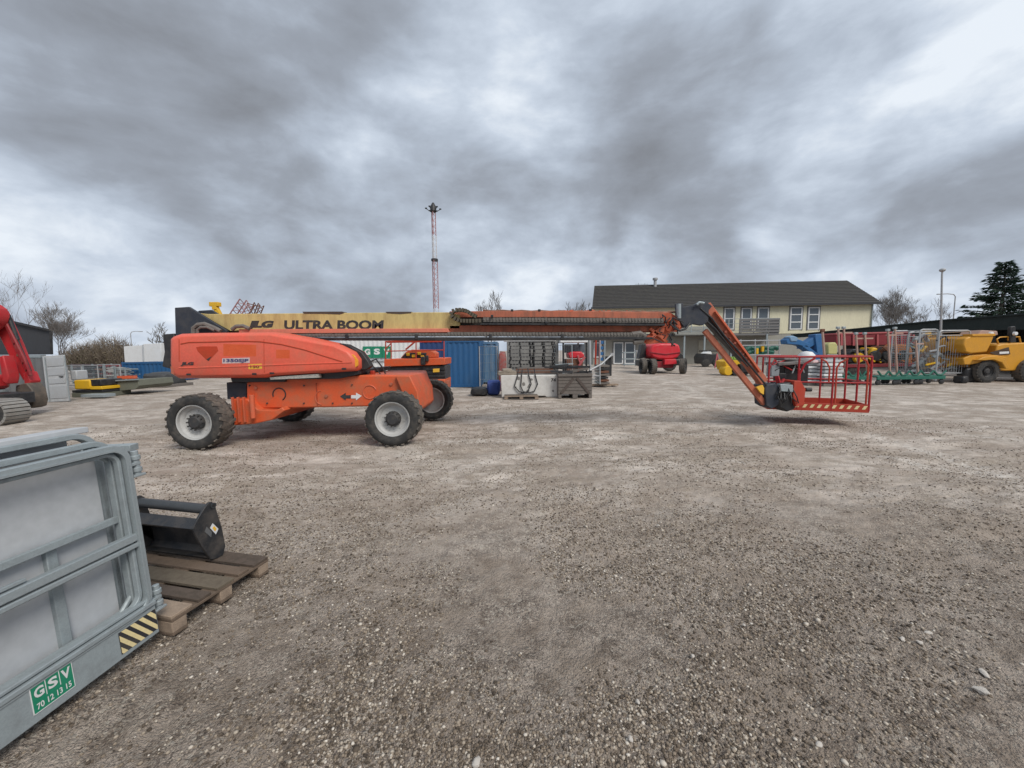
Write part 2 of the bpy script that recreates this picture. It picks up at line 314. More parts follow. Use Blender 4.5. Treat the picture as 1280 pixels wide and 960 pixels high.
def single(name, mb, m, label, cat, group=None, bevel=0, at=(0, 0, 0)):
    o = part(name, mb, m, None, bevel, at=at); return tag(o, label, cat, group)
def struct(name, mb, m, bevel=0): return tag(part(name, mb, m, None, bevel), kind='structure')
def dup(r, loc=None, rz=0, label=None, parent=None, scale=None):
    c = r.copy(); COL.objects.link(c)
    if parent: c.parent = parent
    if loc is not None: c.location = loc
    if rz: c.rotation_euler = (0, 0, rz)
    if scale: c.scale = scale
    if label: c['label'] = label
    for ch in r.children: dup(ch, parent=c)
    ORG[c.name] = Vector(loc) if loc is not None else Vector((0, 0, 0)); return c
def move(o, loc, rz=0): o.location = loc; o.rotation_euler = (0, 0, rz); return o
def text(name, s, m, parent, o, xd, yd, wdt, hgt, shear=0, bold=.02, depth=.004):
    cu = bpy.data.curves.new(name, 'FONT'); cu.body = s; cu.offset = bold; cu.resolution_u = 3; cu.extrude = 0
    to = bpy.data.objects.new(name, cu); COL.objects.link(to); bpy.context.view_layer.update()
    dg = bpy.context.evaluated_depsgraph_get(); me = bpy.data.meshes.new_from_object(to.evaluated_get(dg)); bpy.data.objects.remove(to)
    vs = [v.co.copy() for v in me.vertices]; fs = [tuple(p.vertices) for p in me.polygons]
    x0 = min(v[0] for v in vs); x1 = max(v[0] for v in vs); y0 = min(v[1] for v in vs); y1 = max(v[1] for v in vs)
    o = Vector(o); xd = Vector(xd).normalized(); yd = Vector(yd).normalized(); nn = xd.cross(yd)
    mb = MB()
    for k in (0,):
        mb.add([o+xd*((v[0]-x0)/(x1-x0)*wdt+shear*(v[1]-y0)/(y1-y0)*hgt)+yd*((v[1]-y0)/(y1-y0)*hgt)+nn*depth for v in vs], fs)
    org = ORG[parent.name]
    me2 = bpy.data.meshes.new(name); me2.from_pydata([v-org for v in map(Vector, mb.v)], [], mb.f); me2.materials.append(m)
    ob = bpy.data.objects.new(name, me2); COL.objects.link(ob); ob.parent = parent; ORG[ob.name] = org; return ob
RZ = lambda a: Matrix.Rotation(a, 3, 'Z')
RY = lambda a: Matrix.Rotation(a, 3, 'Y')
RX = lambda a: Matrix.Rotation(a, 3, 'X')
#@@GROUND
# ------------------------------------------------------------------ ground: one sheet, finer near the camera
def fbm(x, y, seed, base, octs, gain=.5):
    rng = np.random.RandomState(seed); out = np.zeros_like(x); amp = 1.0; fr = base
    for k in range(octs):
        tab = rng.rand(256, 256); X = x*fr+k*17.3; Y = y*fr+k*9.1; xi = np.floor(X).astype(int); yi = np.floor(Y).astype(int); fx = X-xi; fy = Y-yi
        fx = fx*fx*(3-2*fx); fy = fy*fy*(3-2*fy); g = lambda a, b: tab[a % 256, b % 256]
        out += amp*((g(xi, yi)*(1-fx)+g(xi+1, yi)*fx)*(1-fy)+(g(xi, yi+1)*(1-fx)+g(xi+1, yi+1)*fx)*fy-.5); amp *= gain; fr *= 2.07
    return out
def height(x, y):
    r = np.hypot(x, y); nearf = np.clip(1.3-r/14, 0, 1)
    ruts = fbm(x*.35+y*.08, y*1.5-x*.15, 5, .9, 6, .62)*.075*np.clip((30-r)/20, 0, 1)*np.clip((r-2)/5, .25, 1)
    return fbm(x, y, 1, .25, 3)*.03*np.clip((60-r)/40, 0, 1)+ruts+fbm(x, y, 2, 1.6, 3)*.016*nearf+fbm(x, y, 3, 8, 4, .62)*.022*nearf-.01
def make_ground():
    th = np.concatenate([np.linspace(-math.pi, math.radians(-62), 60, endpoint=False), np.linspace(math.radians(-62), math.radians(62), 760, endpoint=False), np.linspace(math.radians(62), math.pi, 60, endpoint=False)])
    rr = np.concatenate([[0.02], .6*np.exp(np.linspace(0, math.log(24/.6), 620)), 24*np.exp(np.linspace(math.log(1.05), math.log(1600/24), 60))])
    A, R = np.meshgrid(th, rr); x = R*np.sin(A); y = R*np.cos(A); z = height(x, y)*np.where(R < 0.5, 0, 1); n, k = len(rr), len(th)
    co = np.stack([x, y, z], -1).reshape(-1, 3)
    i, j = np.meshgrid(np.arange(n-1), np.arange(k), indexing='ij'); j2 = (j+1) % k
    q = np.stack([i*k+j, i*k+j2, (i+1)*k+j2, (i+1)*k+j], -1).reshape(-1, 4)
    q = q[:, ::-1]
    me = bpy.data.meshes.new('ground'); me.vertices.add(len(co)); me.vertices.foreach_set('co', co.ravel()); me.loops.add(q.size); me.loops.foreach_set('vertex_index', q.ravel().astype(np.int32))
    me.polygons.add(len(q)); me.polygons.foreach_set('loop_start', np.arange(0, q.size, 4, dtype=np.int32)); me.polygons.foreach_set('loop_total', np.full(len(q), 4, np.int32)); me.update(calc_edges=True); me.shade_smooth()
    me.materials.append(ground_mat()); o = bpy.data.objects.new('ground', me); COL.objects.link(o); tag(o, kind='structure')
    if me.polygons[5000].normal.z < 0: me.flip_normals()
make_ground()
def ico():
    bm = bmesh.new(); bmesh.ops.create_icosphere(bm, subdivisions=1, radius=1); v = np.array([x.co[:] for x in bm.verts]); f = np.array([[q.index for q in p.verts] for p in bm.faces]); bm.free(); return v, f
IV, IF = ico()
def make_gravel():
    rng = np.random.RandomState(11); n = 150000
    r = 1.5*np.exp(rng.rand(n)**.85*math.log(15/1.5)); a = math.radians(58)*(rng.rand(n)*2-1); x = r*np.sin(a); y = r*np.cos(a)
    keep = fbm(x, y, 21, 1.2, 4)*1.3+rng.rand(n)*.9-.40 > 0; x, y, r = x[keep], y[keep], r[keep]; n = len(x)
    s = .0034+.0068*rng.rand(n)**2.4+.0022*np.sqrt(r)*rng.rand(n)
    big = rng.rand(n) < .005; s[big] *= 1.7
    vs = IV[None]*(1+.35*(rng.rand(n, len(IV), 1)-.5))
    vs = vs*np.stack([np.ones(n), .6+.5*rng.rand(n), .45+.35*rng.rand(n)], -1)[:, None]*s[:, None, None]
    an = rng.rand(n)*6.28; c, si = np.cos(an)[:, None], np.sin(an)[:, None]
    X = vs[..., 0]*c-vs[..., 1]*si+x[:, None]; Y = vs[..., 0]*si+vs[..., 1]*c+y[:, None]; Z = vs[..., 2]+(height(x, y)+s*.25)[:, None]
    co = np.stack([X, Y, Z], -1).reshape(-1, 3); q = (IF[None]+(np.arange(n)*len(IV))[:, None, None]).reshape(-1, 3)
    me = bpy.data.meshes.new('gravel'); me.vertices.add(len(co)); me.vertices.foreach_set('co', co.ravel()); me.loops.add(q.size); me.loops.foreach_set('vertex_index', q.ravel().astype(np.int32))
    me.polygons.add(len(q)); me.polygons.foreach_set('loop_start', np.arange(0, q.size, 3, dtype=np.int32)); me.polygons.foreach_set('loop_total', np.full(len(q), 3, np.int32)); me.update(calc_edges=True)
    at = me.attributes.new('tone', 'FLOAT', 'POINT'); tone = np.clip(rng.rand(n)**1.1, 0, 1); tone[big & (rng.rand(n) < .5)] = .97; at.data.foreach_set('value', np.repeat(tone, len(IV)).astype(np.float32))
    me.materials.append(STM); o = bpy.data.objects.new('gravel', me); COL.objects.link(o); tag(o, 'loose brown and grey gravel strewn over the yard', 'gravel', kind='stuff')
STM = stone_mat(); make_gravel()
PST = mat('pale_stone', (.52, .48, .43), .85, 0, .4, (.36, .31, .27), .4, 30)
def stone(u, v, s, label, seed):
    rs = random.Random(seed); p = G(u, v, .01); bm = bmesh.new(); bmesh.ops.create_icosphere(bm, subdivisions=2, radius=s)
    for q in bm.verts:
        k = 1+.75*(noise.noise(q.co*(.9/s)+Vector((seed, 0, 0)))); q.co = Vector((q.co.x*k*1.25, q.co.y*k*.9, q.co.z*k*.6))
    mb = MB(); R = RZ(rs.random()*6); mb.add([R @ q.co+p+Vector((0, 0, s*.2)) for q in bm.verts], [tuple(x.index for x in f.verts) for f in bm.faces]); bm.free()
    single('stone', mb, PST, label, 'stone', 'larger pale stones lying on the gravel', at=(p[0], p[1], 0))
for i, a in enumerate([(595, 953, .019, 'pale stone cut by the bottom edge of the picture'), (797, 877, .012, 'small pale stone near the bottom, left of the two bright stones'), (866, 820, .012, 'upright whitish stone in the lower middle of the yard'),
                       (788, 924, .011, 'white round pebble low in the middle of the gravel'), (930, 781, .010, 'small beige stone on open gravel right of centre'), (1230, 842, .022, 'white wedge shaped stone at the lower right'),
                       (1228, 865, .026, 'broad flat pale stone just below the white wedge stone'), (1128, 799, .016, 'flat whitish stone lying right of centre beside its small neighbour'), (1150, 803, .014, 'rounded pale pebble beside the flat whitish stone'),
                       (1160, 791, .015, 'grey stone just behind the pair of pale pebbles at right'), (823, 657, .018, 'single white stone in the middle distance of the yard'), (1024, 931, .014, 'pale pebble at the bottom right of the yard')]): stone(*a, seed=i+3)
def flat_patch(name, cx, cy, rx, ry, m, z, label, seed, rot=0.):
    mb = MB(); rs = random.Random(seed); n = 28; ph = [rs.random()*6 for _ in range(3)]; vs = []
    for i in range(n):
        a = 2*math.pi*i/n; k = 1+.16*math.sin(2*a+ph[0])+.12*math.sin(3*a+ph[1])+.08*math.sin(5*a+ph[2]); x, y = rx*k*math.cos(a), ry*k*math.sin(a)
        vs.append((cx+x*math.cos(rot)-y*math.sin(rot), cy+x*math.sin(rot)+y*math.cos(rot), z))
    mb.add(vs+[(cx, cy, z+.002)], [(i, (i+1) % n, n) for i in range(n)]); o = part(name, mb, m); tag(o, kind='structure')
#@@GALV
# ------------------------------------------------------------------ galvanised frames leaning at the left
C0 = Vector((-2.39, 2.44, .08)); AA = Vector((-.064, -1, 0)).normalized(); UU = Vector((-.08, 0, 1.29)).normalized(); NN = AA.cross(UU).normalized()
if NN[0] < 0: NN = -NN
def Q(s, t, b=0.0): return C0+AA*s+UU*t-NN*b
RF = Matrix((AA, UU, NN)).transposed()
def fbox(mb, s0, s1, t0, t1, b0, b1): return mb.box(Q((s0+s1)/2, (t0+t1)/2, (b0+b1)/2), (abs(s1-s0), abs(t1-t0), abs(b1-b0)), RF)
def rounded(s0, s1, t0, t1, r, b, k=6):
    pts = []
    for cx, cy, a0 in ((s0+r, t0+r, 180), (s1-r, t0+r, 270), (s1-r, t1-r, 0), (s0+r, t1-r, 90)):
        for i in range(k+1):
            a = math.radians(a0+90*i/k); pts.append(Q(cx+r*math.cos(a), cy+r*math.sin(a), b))
    return pts+[pts[0]]
LEN = 2.05
def sweep(pts, wd, dp):          # rectangular tube following a path in the plane of the frame
    mb = MB(); n = len(pts)-1; vs = []; fs = []; P_ = pts[:-1]
    for i in range(n):
        d = (P_[(i+1) % n]-P_[i-1]).normalized(); o = d.cross(NN).normalized()
        for a, b in ((-1, -1), (1, -1), (1, 1), (-1, 1)): vs.append(P_[i]+o*a*wd/2+NN*b*dp/2)
    for i in range(n):
        for k in range(4): fs.append((i*4+k, i*4+(k+1) % 4, ((i+1) % n)*4+(k+1) % 4, ((i+1) % n)*4+k))
    return mb.add(vs, fs)
# front gate frame
g = T('gate_frame', 'galvanised steel gate frame with a deep bottom beam bearing a green sign', 'gate', Q(LEN/2, 0)-Vector((0, 0, .08)))
mb = sweep(rounded(0.02, LEN, .2, 1.29, .09, .028), .040, .05); part('outer_tube', mb, GAL, g, .005); mb = sweep(rounded(0.035, LEN-.02, .2, 1.275, .085, .0), .012, .012); part('raised_bead', mb, GAL, g)
mb = sweep(rounded(.056, LEN-.06, .25, 1.252, .07, .04), .022, .035); part('inner_tube', mb, GLD, g, .004)
mb = MB(); fbox(mb, -.0, LEN, .005, .20, 0, .055); fbox(mb, .0, LEN, .205, .235, -.012, .06); fbox(mb, .02, LEN, .24, .262, .005, .05); part('bottom_beam', mb, GLD, g, .006)
mb = MB(); fbox(mb, .02, LEN, .665, .715, .002, .05); fbox(mb, .02, LEN, .625, .655, .0, .045); part('middle_rail', mb, GAL, g, .006)
mb = MB(); fbox(mb, .57, LEN, .722, .742, .015, .04); part('rail_flat', mb, GAL, g, .004)
for t0 in (.17, 1.10):
    mb = MB(); mb.tube([Q(-.045, t0-.02, .03), Q(-.045, t0+.14, .03)], .02, 10); mb.tube([Q(-.045, t0+.0, .03), Q(-.045, t0+.03, .03)], .028, 10); mb.tube([Q(-.045, t0+.08, .03), Q(-.045, t0+.11, .03)], .028, 10)
    fbox(mb, -.06, .02, t0+.045, t0+.065, .01, .05); fbox(mb, -.075, .0, t0-.03, t0-.015, .0, .07); part('hinge', mb, GAL, g, .003)
mb = MB(); fbox(mb, .475, .645, .055, .205, -.0035, -.0005); lab = part('sign_plate', mb, GRN, g, label='green sign plate with white lettering')
mb = MB()
for k in range(4): pass
for s0, s1, t0, t1 in ((.472, .648, .203, .207), (.472, .648, .053, .057), (.472, .475, .053, .207), (.645, .648, .053, .207)): fbox(mb, s0, s1, t0, t1, -.004, -.0005)
part('sign_border', mb, WHT, lab)
mb = MB()
for s0 in (.53, .5875): fbox(mb, s0-.0015, s0+.0015, .115, .2, -.0045, -.0035)
part('sign_dividers', mb, WHT, lab)
for ch, s_ in (('G', .636), ('S', .5795), ('V', .523)):
    text('lettering', ch, WHT, lab, Q(s_, .128, -.0045), -AA, UU, .040, .055, 0, .035, .0012)
text('lettering', '70 12 13 15', WHT, lab, Q(.633, .070, -.0045), -AA, UU, .145, .032, 0, .02, .0012)
mb = MB(); fbox(mb, .008, .235, .036, .175, -.0025, -.0005); hz = part('hazard_plate', mb, MRK, g, label='black and pale yellow hazard stripe plate')
mb = MB()
for k in range(-1, 6):
    a = .008+.052*k; q = [(a, .036), (a+.026, .036), (a+.026-.075, .175), (a-.075, .175)]
    q = [(a-.07, .036), (a-.07+.027, .036), (a-.07+.027+.10, .175), (a-.07+.10, .175)]
    def clip(pl, lim, sgn):
        o = []
        for i in range(len(pl)):
            p, r_ = pl[i], pl[(i+1) % len(pl)]; ip = sgn*(p[0]-lim) >= 0; ir = sgn*(r_[0]-lim) >= 0
            if ip: o.append(p)
            if ip != ir:
                tt = (lim-p[0])/(r_[0]-p[0]); o.append((lim, p[1]+(r_[1]-p[1])*tt))
        return o
    q = clip(clip(q, .010, 1), .233, -1)
    if len(q) > 2: mb.add([Q(a_, b_, -.0035) for a_, b_ in q], [tuple(range(len(q)))])
part('stripes', mb, STK, hz)
# second frame with the pale sheet
g2 = T('gate_frame', 'galvanised gate frame filled with a pale grey sheet, second in the leaning stack', 'gate', Q(LEN/2, 0, .12)-Vector((0, 0, .08)))
mb = sweep(rounded(.045, LEN, .1, 1.33, .10, .10), .036, .045); part('outer_tube', mb, GLD, g2, .005)
mb = MB(); fbox(mb, .06, LEN, .80, .842, .085, .12); fbox(mb, .06, LEN, .20, .24, .085, .12); part('cross_rail', mb, GLD, g2, .004)
mb = MB(); fbox(mb, .36, .41, .12, .82, .122, .155); part('upright', mb, GLD, g2, .004); mb = MB(); fbox(mb, 1.2, 1.25, .12, 1.3, .122, .155); part('upright', mb, GLD, g2, .004)
mb = MB(); mb.prism([(.09, .13), (LEN, .13), (LEN, 1.31), (.16, 1.31), (.09, 1.24)], 0, 1, 'xy'); mb.v = [tuple(Q(x, y, .150+.012*z)) for x, y, z in mb.v]; part('sheet', mb, SHT, g2)
mb = MB(); mb.tube([Q(.05, 1.20, .10), Q(.16, 1.31, .10)], .016, 8); part('corner_brace', mb, GLD, g2)
mb = MB(); mb.tube([Q(.05, .30, .10), Q(.15, .20, .10)], .016, 8); part('corner_brace', mb, GLD, g2)
mb = MB(); mb.tube([Q(.60+.055*math.cos(a), .60+.035*math.sin(a)-.02, .156) for a in [math.pi+math.pi*i/10 for i in range(11)]], .006, 6); part('pull_handle', mb, GLD, g2)
# third frame, taller, with pressed top plate
g3 = T('gate_frame', 'rearmost galvanised frame with a pale folded top plate, tallest of the leaning stack', 'gate', Q(LEN/2, 0, .26)-Vector((0, 0, .08)))
mb = sweep(rounded(.03, LEN, .05, 1.385, .12, .215), .035, .05); part('outer_tube', mb, GLD, g3, .005)
mb = MB(); fbox(mb, .0, .10, .15, 1.22, .19, .30); part('side_post', mb, GLD, g3, .012)
mb = MB(); mb.prism([(.02, .24), (.50, .24), (.62, .27), (.95, .30), (.95, .40), (.1, .40), (.02, .33)], 0, 1, 'xy'); mb.v = [tuple(Q(x, 1.392+.035*z, y)) for x, y, z in mb.v]; part('top_plate', mb, SHT, g3, .004)
mb = MB(); fbox(mb, .1, LEN, .1, 1.36, .30, .315); part('back_sheet', mb, SHT, g3)
# far frame lying behind
g4 = T('steel_beam', 'low grey steel beam lying behind the leaning gate frames', 'beam', (-4.9, 3.2, 0))
mb = MB(); mb.beam((-6.2, 3.15, 1.06), (-3.55, 3.55, 1.08), .1, .06); part('flange', mb, GLD, g4, .004)
mb = MB(); mb.beam((-6.1, 3.2, 1.0), (-3.6, 3.6, 1.02), .02, .12); part('web', mb, GLD, g4)
for x in (-5.9, -3.9):
    mb = MB(); mb.box((x, 3.2+(x+5.9)*.15, .5), (.12, .12, 1.0)); part('leg', mb, WOD, g4, .01)
# ------------------------------------------------------------------ pallets
def pallet(name, label, grp=None, mm=None, l=1.2, w_=.8, detail=True, cat='pallet'):
    t = T(name, label, cat, (0, 0, 0), grp); mm = mm or WOD
    bw = [.145, .10, .145, .10, .145]; gap = (w_-sum(bw))/4; y = 0; tint = [mm, mat('greenish_worn_board', (.145, .118, .085), .85, 0, .7, (.08, .06, .045), .5, 14), mat('dark_worn_board', (.10, .075, .058), .85, 0, .7, (.05, .04, .03), .5, 16)]
    for i, b in enumerate(bw):
        m_ = MB(); m_.box((-l/2+random.uniform(-.008, .004), y+b/2, .133), (l, b, .022)); part('top_board', m_, (WDL if (detail and i == 0) else tint[(i*2) % 3]), t, .003); y += b+gap
    for x in (-.0725, -l/2, -l+.0725):
        m_ = MB(); m_.box((x, w_/2, .111), (.145, w_, .021)); part('cross_board', m_, mm, t, .003)
    for y in (.05, w_/2, w_-.05):
        for x in (-.0725, -l/2, -l+.0725):
            m_ = MB(); m_.box((x, y, .061), (.14, .1, .078)); part('block', m_, (WDL if detail else mm), t, .004)
        m_ = MB(); m_.box((-l/2, y, .011), (l, .1, .021)); part('bottom_board', m_, mm, t, .003)
    return t
p = pallet('pallet', 'weathered wooden pallet carrying a black digger bucket beside the gate frames')
move(p, (-2.36, 2.50, .0), math.radians(-12.5))
# bucket on the pallet
bn = Vector((math.cos(math.radians(-12.5)), math.sin(math.radians(-12.5)), 0)); bp0 = G(268, 700, .145); by = Vector((-bn[1], bn[0], 0))
def BP(u, v):
    h = plane_hit(u, v, bp0, bn)-bp0; return (h.dot(by), h[2])
def BW(y, z, d): return bp0+by*y+Vector((0, 0, z))-bn*d
BKT = mat('worn_black_bucket_paint', (.028, .030, .034), .42, .1, .75, (.105, .09, .078), .25, 7)
bk = T('digger_bucket', 'black digger bucket with a warning sticker lying on the pallet', 'bucket', (bp0[0]-.3, bp0[1], .145))
prof = [BP(*q) for q in ((265, 628.5), (269, 631), (271, 640), (278, 662), (282, 684), (279, 695), (272, 699), (264, 700.5), (252, 684), (241, 663), (246, 652), (256, 636), (261, 630))]
zmin = min(z for _, z in prof); dz = (.145-bp0[2])-zmin; prof = [(y, z+dz) for y, z in prof]
def bucket_side(d0, d1):
    m_ = MB(); m_.prism(prof, d0, d1, 'xy'); m_.v = [tuple(BW(x, y, z)) for x, y, z in m_.v]; return m_
for d in (0, .80): part('side_plate', bucket_side(d, d+.022), BKT, bk, .003)
a0, a1, a2, a3, a4 = prof[9], prof[8], prof[7], prof[4], prof[2]
sh = []
inn = [prof[9], (prof[9][0]+.02, prof[9][1]+.02), prof[11], prof[2], prof[4], prof[6]]
def shell(path, th, name, mm):
    m_ = MB()
    for (y0, z0), (y1, z1) in zip(path[:-1], path[1:]): m_.beam(BW(y0, z0, .41), BW(y1, z1, .41), .78, th, up=tuple(BW(y0, z0, .41)-BW(y0, z0, .41)+Vector((0, 0, 1))))
    return part(name, m_, mm, bk, .002)
def quadstrip(path, th, name, mm):
    m_ = MB(); n = len(path); poly = path+[(y+th*.6, z-th) for y, z in reversed(path)]
    m_.prism(poly, .022, .80, 'xy'); m_.v = [tuple(BW(x, y, z)) for x, y, z in m_.v]; return part(name, m_, mm, bk, .002)
c_ = [( -.01+prof[9][0], prof[9][1]), (prof[10][0]+.02, prof[10][1]-.01), (prof[3][0]-.02, prof[3][1]+.0)]
quadstrip([prof[9], (prof[9][0]+.07, prof[9][1]+.06), (prof[3][0]-.015, prof[3][1]-.0), (prof[4][0]-.02, prof[4][1])], .018, 'shell', BKT)
quadstrip([(prof[7][0], prof[7][1]+.015), (prof[5][0]-.03, prof[5][1]+.02), (prof[4][0]-.01, prof[4][1])], .016, 'floor_plate', BKT)
m_ = MB(); tz = (prof[0][0]-.02, prof[0][1]-.06); m_.tube([BW(tz[0], tz[1], .023), BW(tz[0], tz[1], .8)], .042, 18); part('cross_pipe', m_, mat('worn_black_steel', (.05, .055, .06), .4, .2, .4, (.12, .12, .12), .1, 6), bk)
m_ = MB(); c = (prof[0][0]+.006, prof[0][1]-.035); m_.tube([BW(c[0], c[1], -.010), BW(c[0], c[1], .03)], .024, 18); ph_ = part('pin_boss', m_, MATS['worn_black_steel'], bk); m_ = MB(); m_.tube([BW(c[0], c[1], -.012), BW(c[0], c[1], -.005)], .014, 14); part('pin_hole', m_, BGM, ph_)
sy, sz = BP(268, 663); sz += dz
m_ = MB()
for a, b in (((-.045, -.012), (.03, -.075)),): pass
sw = [(sy-.037, sz+.03), (sy-.012, sz+.062), (sy+.035, sz-.01), (sy+.008, sz-.048)]
m_.prism(sw, -.003, -.0005, 'xy'); m_.v = [tuple(BW(x, y, z)) for x, y, z in m_.v]; st_ = part('warning_sticker', m_, WHT, bk, label='white sticker with an orange warning sign')
m_ = MB(); m_.prism([(sy-.018, sz+.022), (sy-.002, sz+.034), (sy+.017, sz-.002), (sy+.002, sz-.018)], -.005, -.0035, 'xy'); m_.v = [tuple(BW(x, y, z)) for x, y, z in m_.v]; part('sticker_symbol', m_, YST, st_)
m_ = MB(); m_.prism([(sy-.085, sz+.02), (sy-.065, sz+.055), (sy-.025, sz-.01), (sy-.035, sz-.055)], -.003, -.0005, 'xy'); m_.v = [tuple(BW(x, y, z)) for x, y, z in m_.v]; part('worn_plate', m_, mat('grey_plate', (.12, .125, .13), .5), bk)
# puddle-like smooth patches beside the pallet
#DMP = mat('smooth_damp_silt', (.19, .16, .135), .6, 0, .3, (.14, .12, .10), .1, 6)
#@@LIFT
# ------------------------------------------------------------------ the large boom lift
bl = T('boom_lift', 'huge orange boom lift with a long yellow and orange boom and a red basket', 'boom lift', (-4.4, 9.45, 0))
def pxprism(name, pts, Yp, y0, y1, m, parent=bl, bevel=0, label=None):
    m_ = MB(); m_.prism(PX(pts, Yp), y0, y1); return part(name, m_, m, parent, bevel, label)
DOR_ = mat('shaded_weld_orange', (.38, .06, .025), .6)
# chassis
pxprism('chassis', [(308, 478), (330, 472), (452, 469), (508, 468.8), (512, 480), (512, 506), (470, 508), (322, 511), (308, 505)], 8.5, 8.5, 10.5, ORC, bevel=.03)
fk = pxprism('axle_housing', [(494, 470), (512, 469.5), (522, 490), (524, 512), (518, 518), (508, 505)], 8.4, 8.4, 10.0, ORC, bevel=.02)
pxprism('axle_housing', [(288, 499), (310, 499), (314, 505), (322, 512), (345, 513), (352, 509), (356, 513), (340, 525), (318, 530), (290, 532)], 8.3, 8.3, 10.7, ORC, bevel=.02)
for Yc in (8.0, 11.0):
    for xx in (-6.35, -2.43):
        m_ = MB(); m_.tube([(xx, Yc+(-.05 if Yc < 9 else -.7), .56), (xx, Yc+(.7 if Yc < 9 else .05), .56)], .15, 14); part('axle_beam', m_, ORC, bl)
m_ = MB()
for u in (292, 299, 306):
    q = P(u, 512, 8.28); m_.box2((q[0]-.015, 8.24, .45), (q[0]+.015, 8.3, 1.0))
q = P(316, 515, 8.2); m_.tube([(q[0], 8.2, .55), (q[0], 8.2, 1.05)], .05, 10); part('steering_linkage', m_, ORD, bl, .004)
pxprism('step_bracket', [(283, 478), (308, 478), (308, 499), (284, 499)], 8.6, 8.6, 10.3, BLU, bevel=.01)
# surface details of the chassis: round marks, arrows, rib
def ring(u, v, r, Yp, name, m, a0=0, a1=360, th=.013):
    c = P(u, v, Yp); m_ = MB(); k = 26; m_.tube([(c[0]+r*math.cos(math.radians(a0+(a1-a0)*i/k)), Yp, c[2]+r*math.sin(math.radians(a0+(a1-a0)*i/k))) for i in range(k+1)], th, 6); return part(name, m_, m, bl)
ring(349, 493, .14, 8.495, 'access_rim', BLK, -60, 200); ring(462, 490, .15, 8.495, 'access_rim', ORD, 20, 330); ring(403, 497, .16, 8.495, 'access_rim', ORD, 100, 260)
pxprism('arrow_mark', [(425, 495.5), (432, 491), (432, 494), (438, 494), (438, 498), (432, 498), (432, 500.5)], 8.49, 8.49, 8.497, MRK, bevel=0)
pxprism('arrow_mark', [(452, 495), (445, 491), (445, 494), (439, 494), (439, 498), (445, 498), (445, 500.5)], 8.49, 8.49, 8.497, WHT, bevel=0)
for u, v in ((320, 485), (408, 495), (489, 480)):
    q = P(u, v, 8.49); m_ = MB(); m_.tube([(q[0], 8.47, q[2]), (q[0], 8.5, q[2])], .035, 10); part('lashing_boss', m_, ORB, bl)
for u, v in [(312, 482), (312, 503), (380, 482), (380, 504), (440, 481), (440, 504), (500, 476), (474, 503), (334, 504), (416, 504)]:
    q = P(u, v, 8.49); m_ = MB(); m_.tube([(q[0], 8.47, q[2]), (q[0], 8.502, q[2])], .016, 6); part('bolt_head', m_, HUB, bl)
m_ = MB(); a = P(395, 479, 8.5); m_.box2((a[0], 8.488, a[2]-.5), (a[0]+.015, 8.5, a[2])); part('weld_seam', m_, DOR_, bl)
# turntable
m_ = MB(); a = P(345, 472, 9.5); m_.lathe([(0, .0), (1.0, 0), (1.0, .16), (0, .16)], (a[0]+.3, 9.5, 1.26), 40, 'z'); part('turntable_bearing', m_, BLK, bl)
pxprism('turntable_deck', [(283, 473), (285, 478.5), (352, 478), (352, 475), (420, 474), (446, 468.5), (446, 463)], 8.3, 8.42, 10.6, BLK, bevel=.01)
pxprism('underside_label_strip', [(337, 471.6), (398, 467.4), (399, 472), (338, 474.6)], 8.29, 8.29, 8.41, mat('pale_worn_strip', (.45, .44, .40), .6, 0, .7, (.06, .06, .06), .1, 25))
hood = [(212.5, 423), (216, 419.5), (224, 417), (250, 416), (340, 415), (352, 417.5), (376, 421.5), (400, 426.5), (423, 431), (441, 440), (447.5, 449), (448, 460), (445, 464), (400, 467), (345, 470.5), (330, 472.5), (222, 473.5), (215, 469), (212.5, 455)]
def hoodshape(yn, yf, name):
    H = PX(hood, 8.3); xl = min(a for a, b in H); H = H if yn < yf else [(xl+(a-xl)*.76, b) for a, b in H]; cx = sum(a for a, b in H)/len(H); cz = sum(b for a, b in H)/len(H); m_ = MB(); n = len(H); vs = []
    def ins(k, y): return [(cx+(a-cx)*(1-k*.35), y, cz+(b-cz)*(1-k)) for a, b in H]
    rings = [ins(.16, yn), ins(.06, yn+.05), ins(0, yn+.16), ins(0, yf)] if yn < yf else [ins(.16, yn), ins(.06, yn-.05), ins(0, yn-.16), ins(0, yf)]
    for r_ in rings: vs += r_
    fs = [tuple(range(n)), tuple(range(4*n-1, 3*n-1, -1))]
    for k in range(3): fs += [(k*n+i, k*n+(i+1) % n, (k+1)*n+(i+1) % n, (k+1)*n+i) for i in range(n)]
    m_.add(vs, fs); return part(name, m_, ORH, bl, .015, sharp=50)
hn = hoodshape(8.22, 9.0, 'engine_hood'); hf = hoodshape(10.78, 10.0, 'tank_hood')
def hoodline(pts, name, m, r=.012, Y=8.22, closed=False):
    m_ = MB(); m_.tube([P(u, v, Y) for u, v in pts], r, 6); return part(name, m_, m, hn)
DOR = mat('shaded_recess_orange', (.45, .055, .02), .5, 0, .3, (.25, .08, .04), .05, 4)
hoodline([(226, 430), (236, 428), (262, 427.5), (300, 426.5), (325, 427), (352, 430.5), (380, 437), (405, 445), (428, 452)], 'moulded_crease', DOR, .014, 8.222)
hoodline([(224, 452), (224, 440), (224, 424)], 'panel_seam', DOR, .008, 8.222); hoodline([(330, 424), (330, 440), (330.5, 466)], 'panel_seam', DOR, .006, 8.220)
hoodline([(224, 460), (300, 458), (360, 455.5), (440, 453)], 'moulded_ridge', ORH, .015, 8.222)
def on_hood(pts, name, m, d=.006, label=None): return pxprism(name, pts, 8.215, 8.222-d, 8.221, m, hn, 0, label)
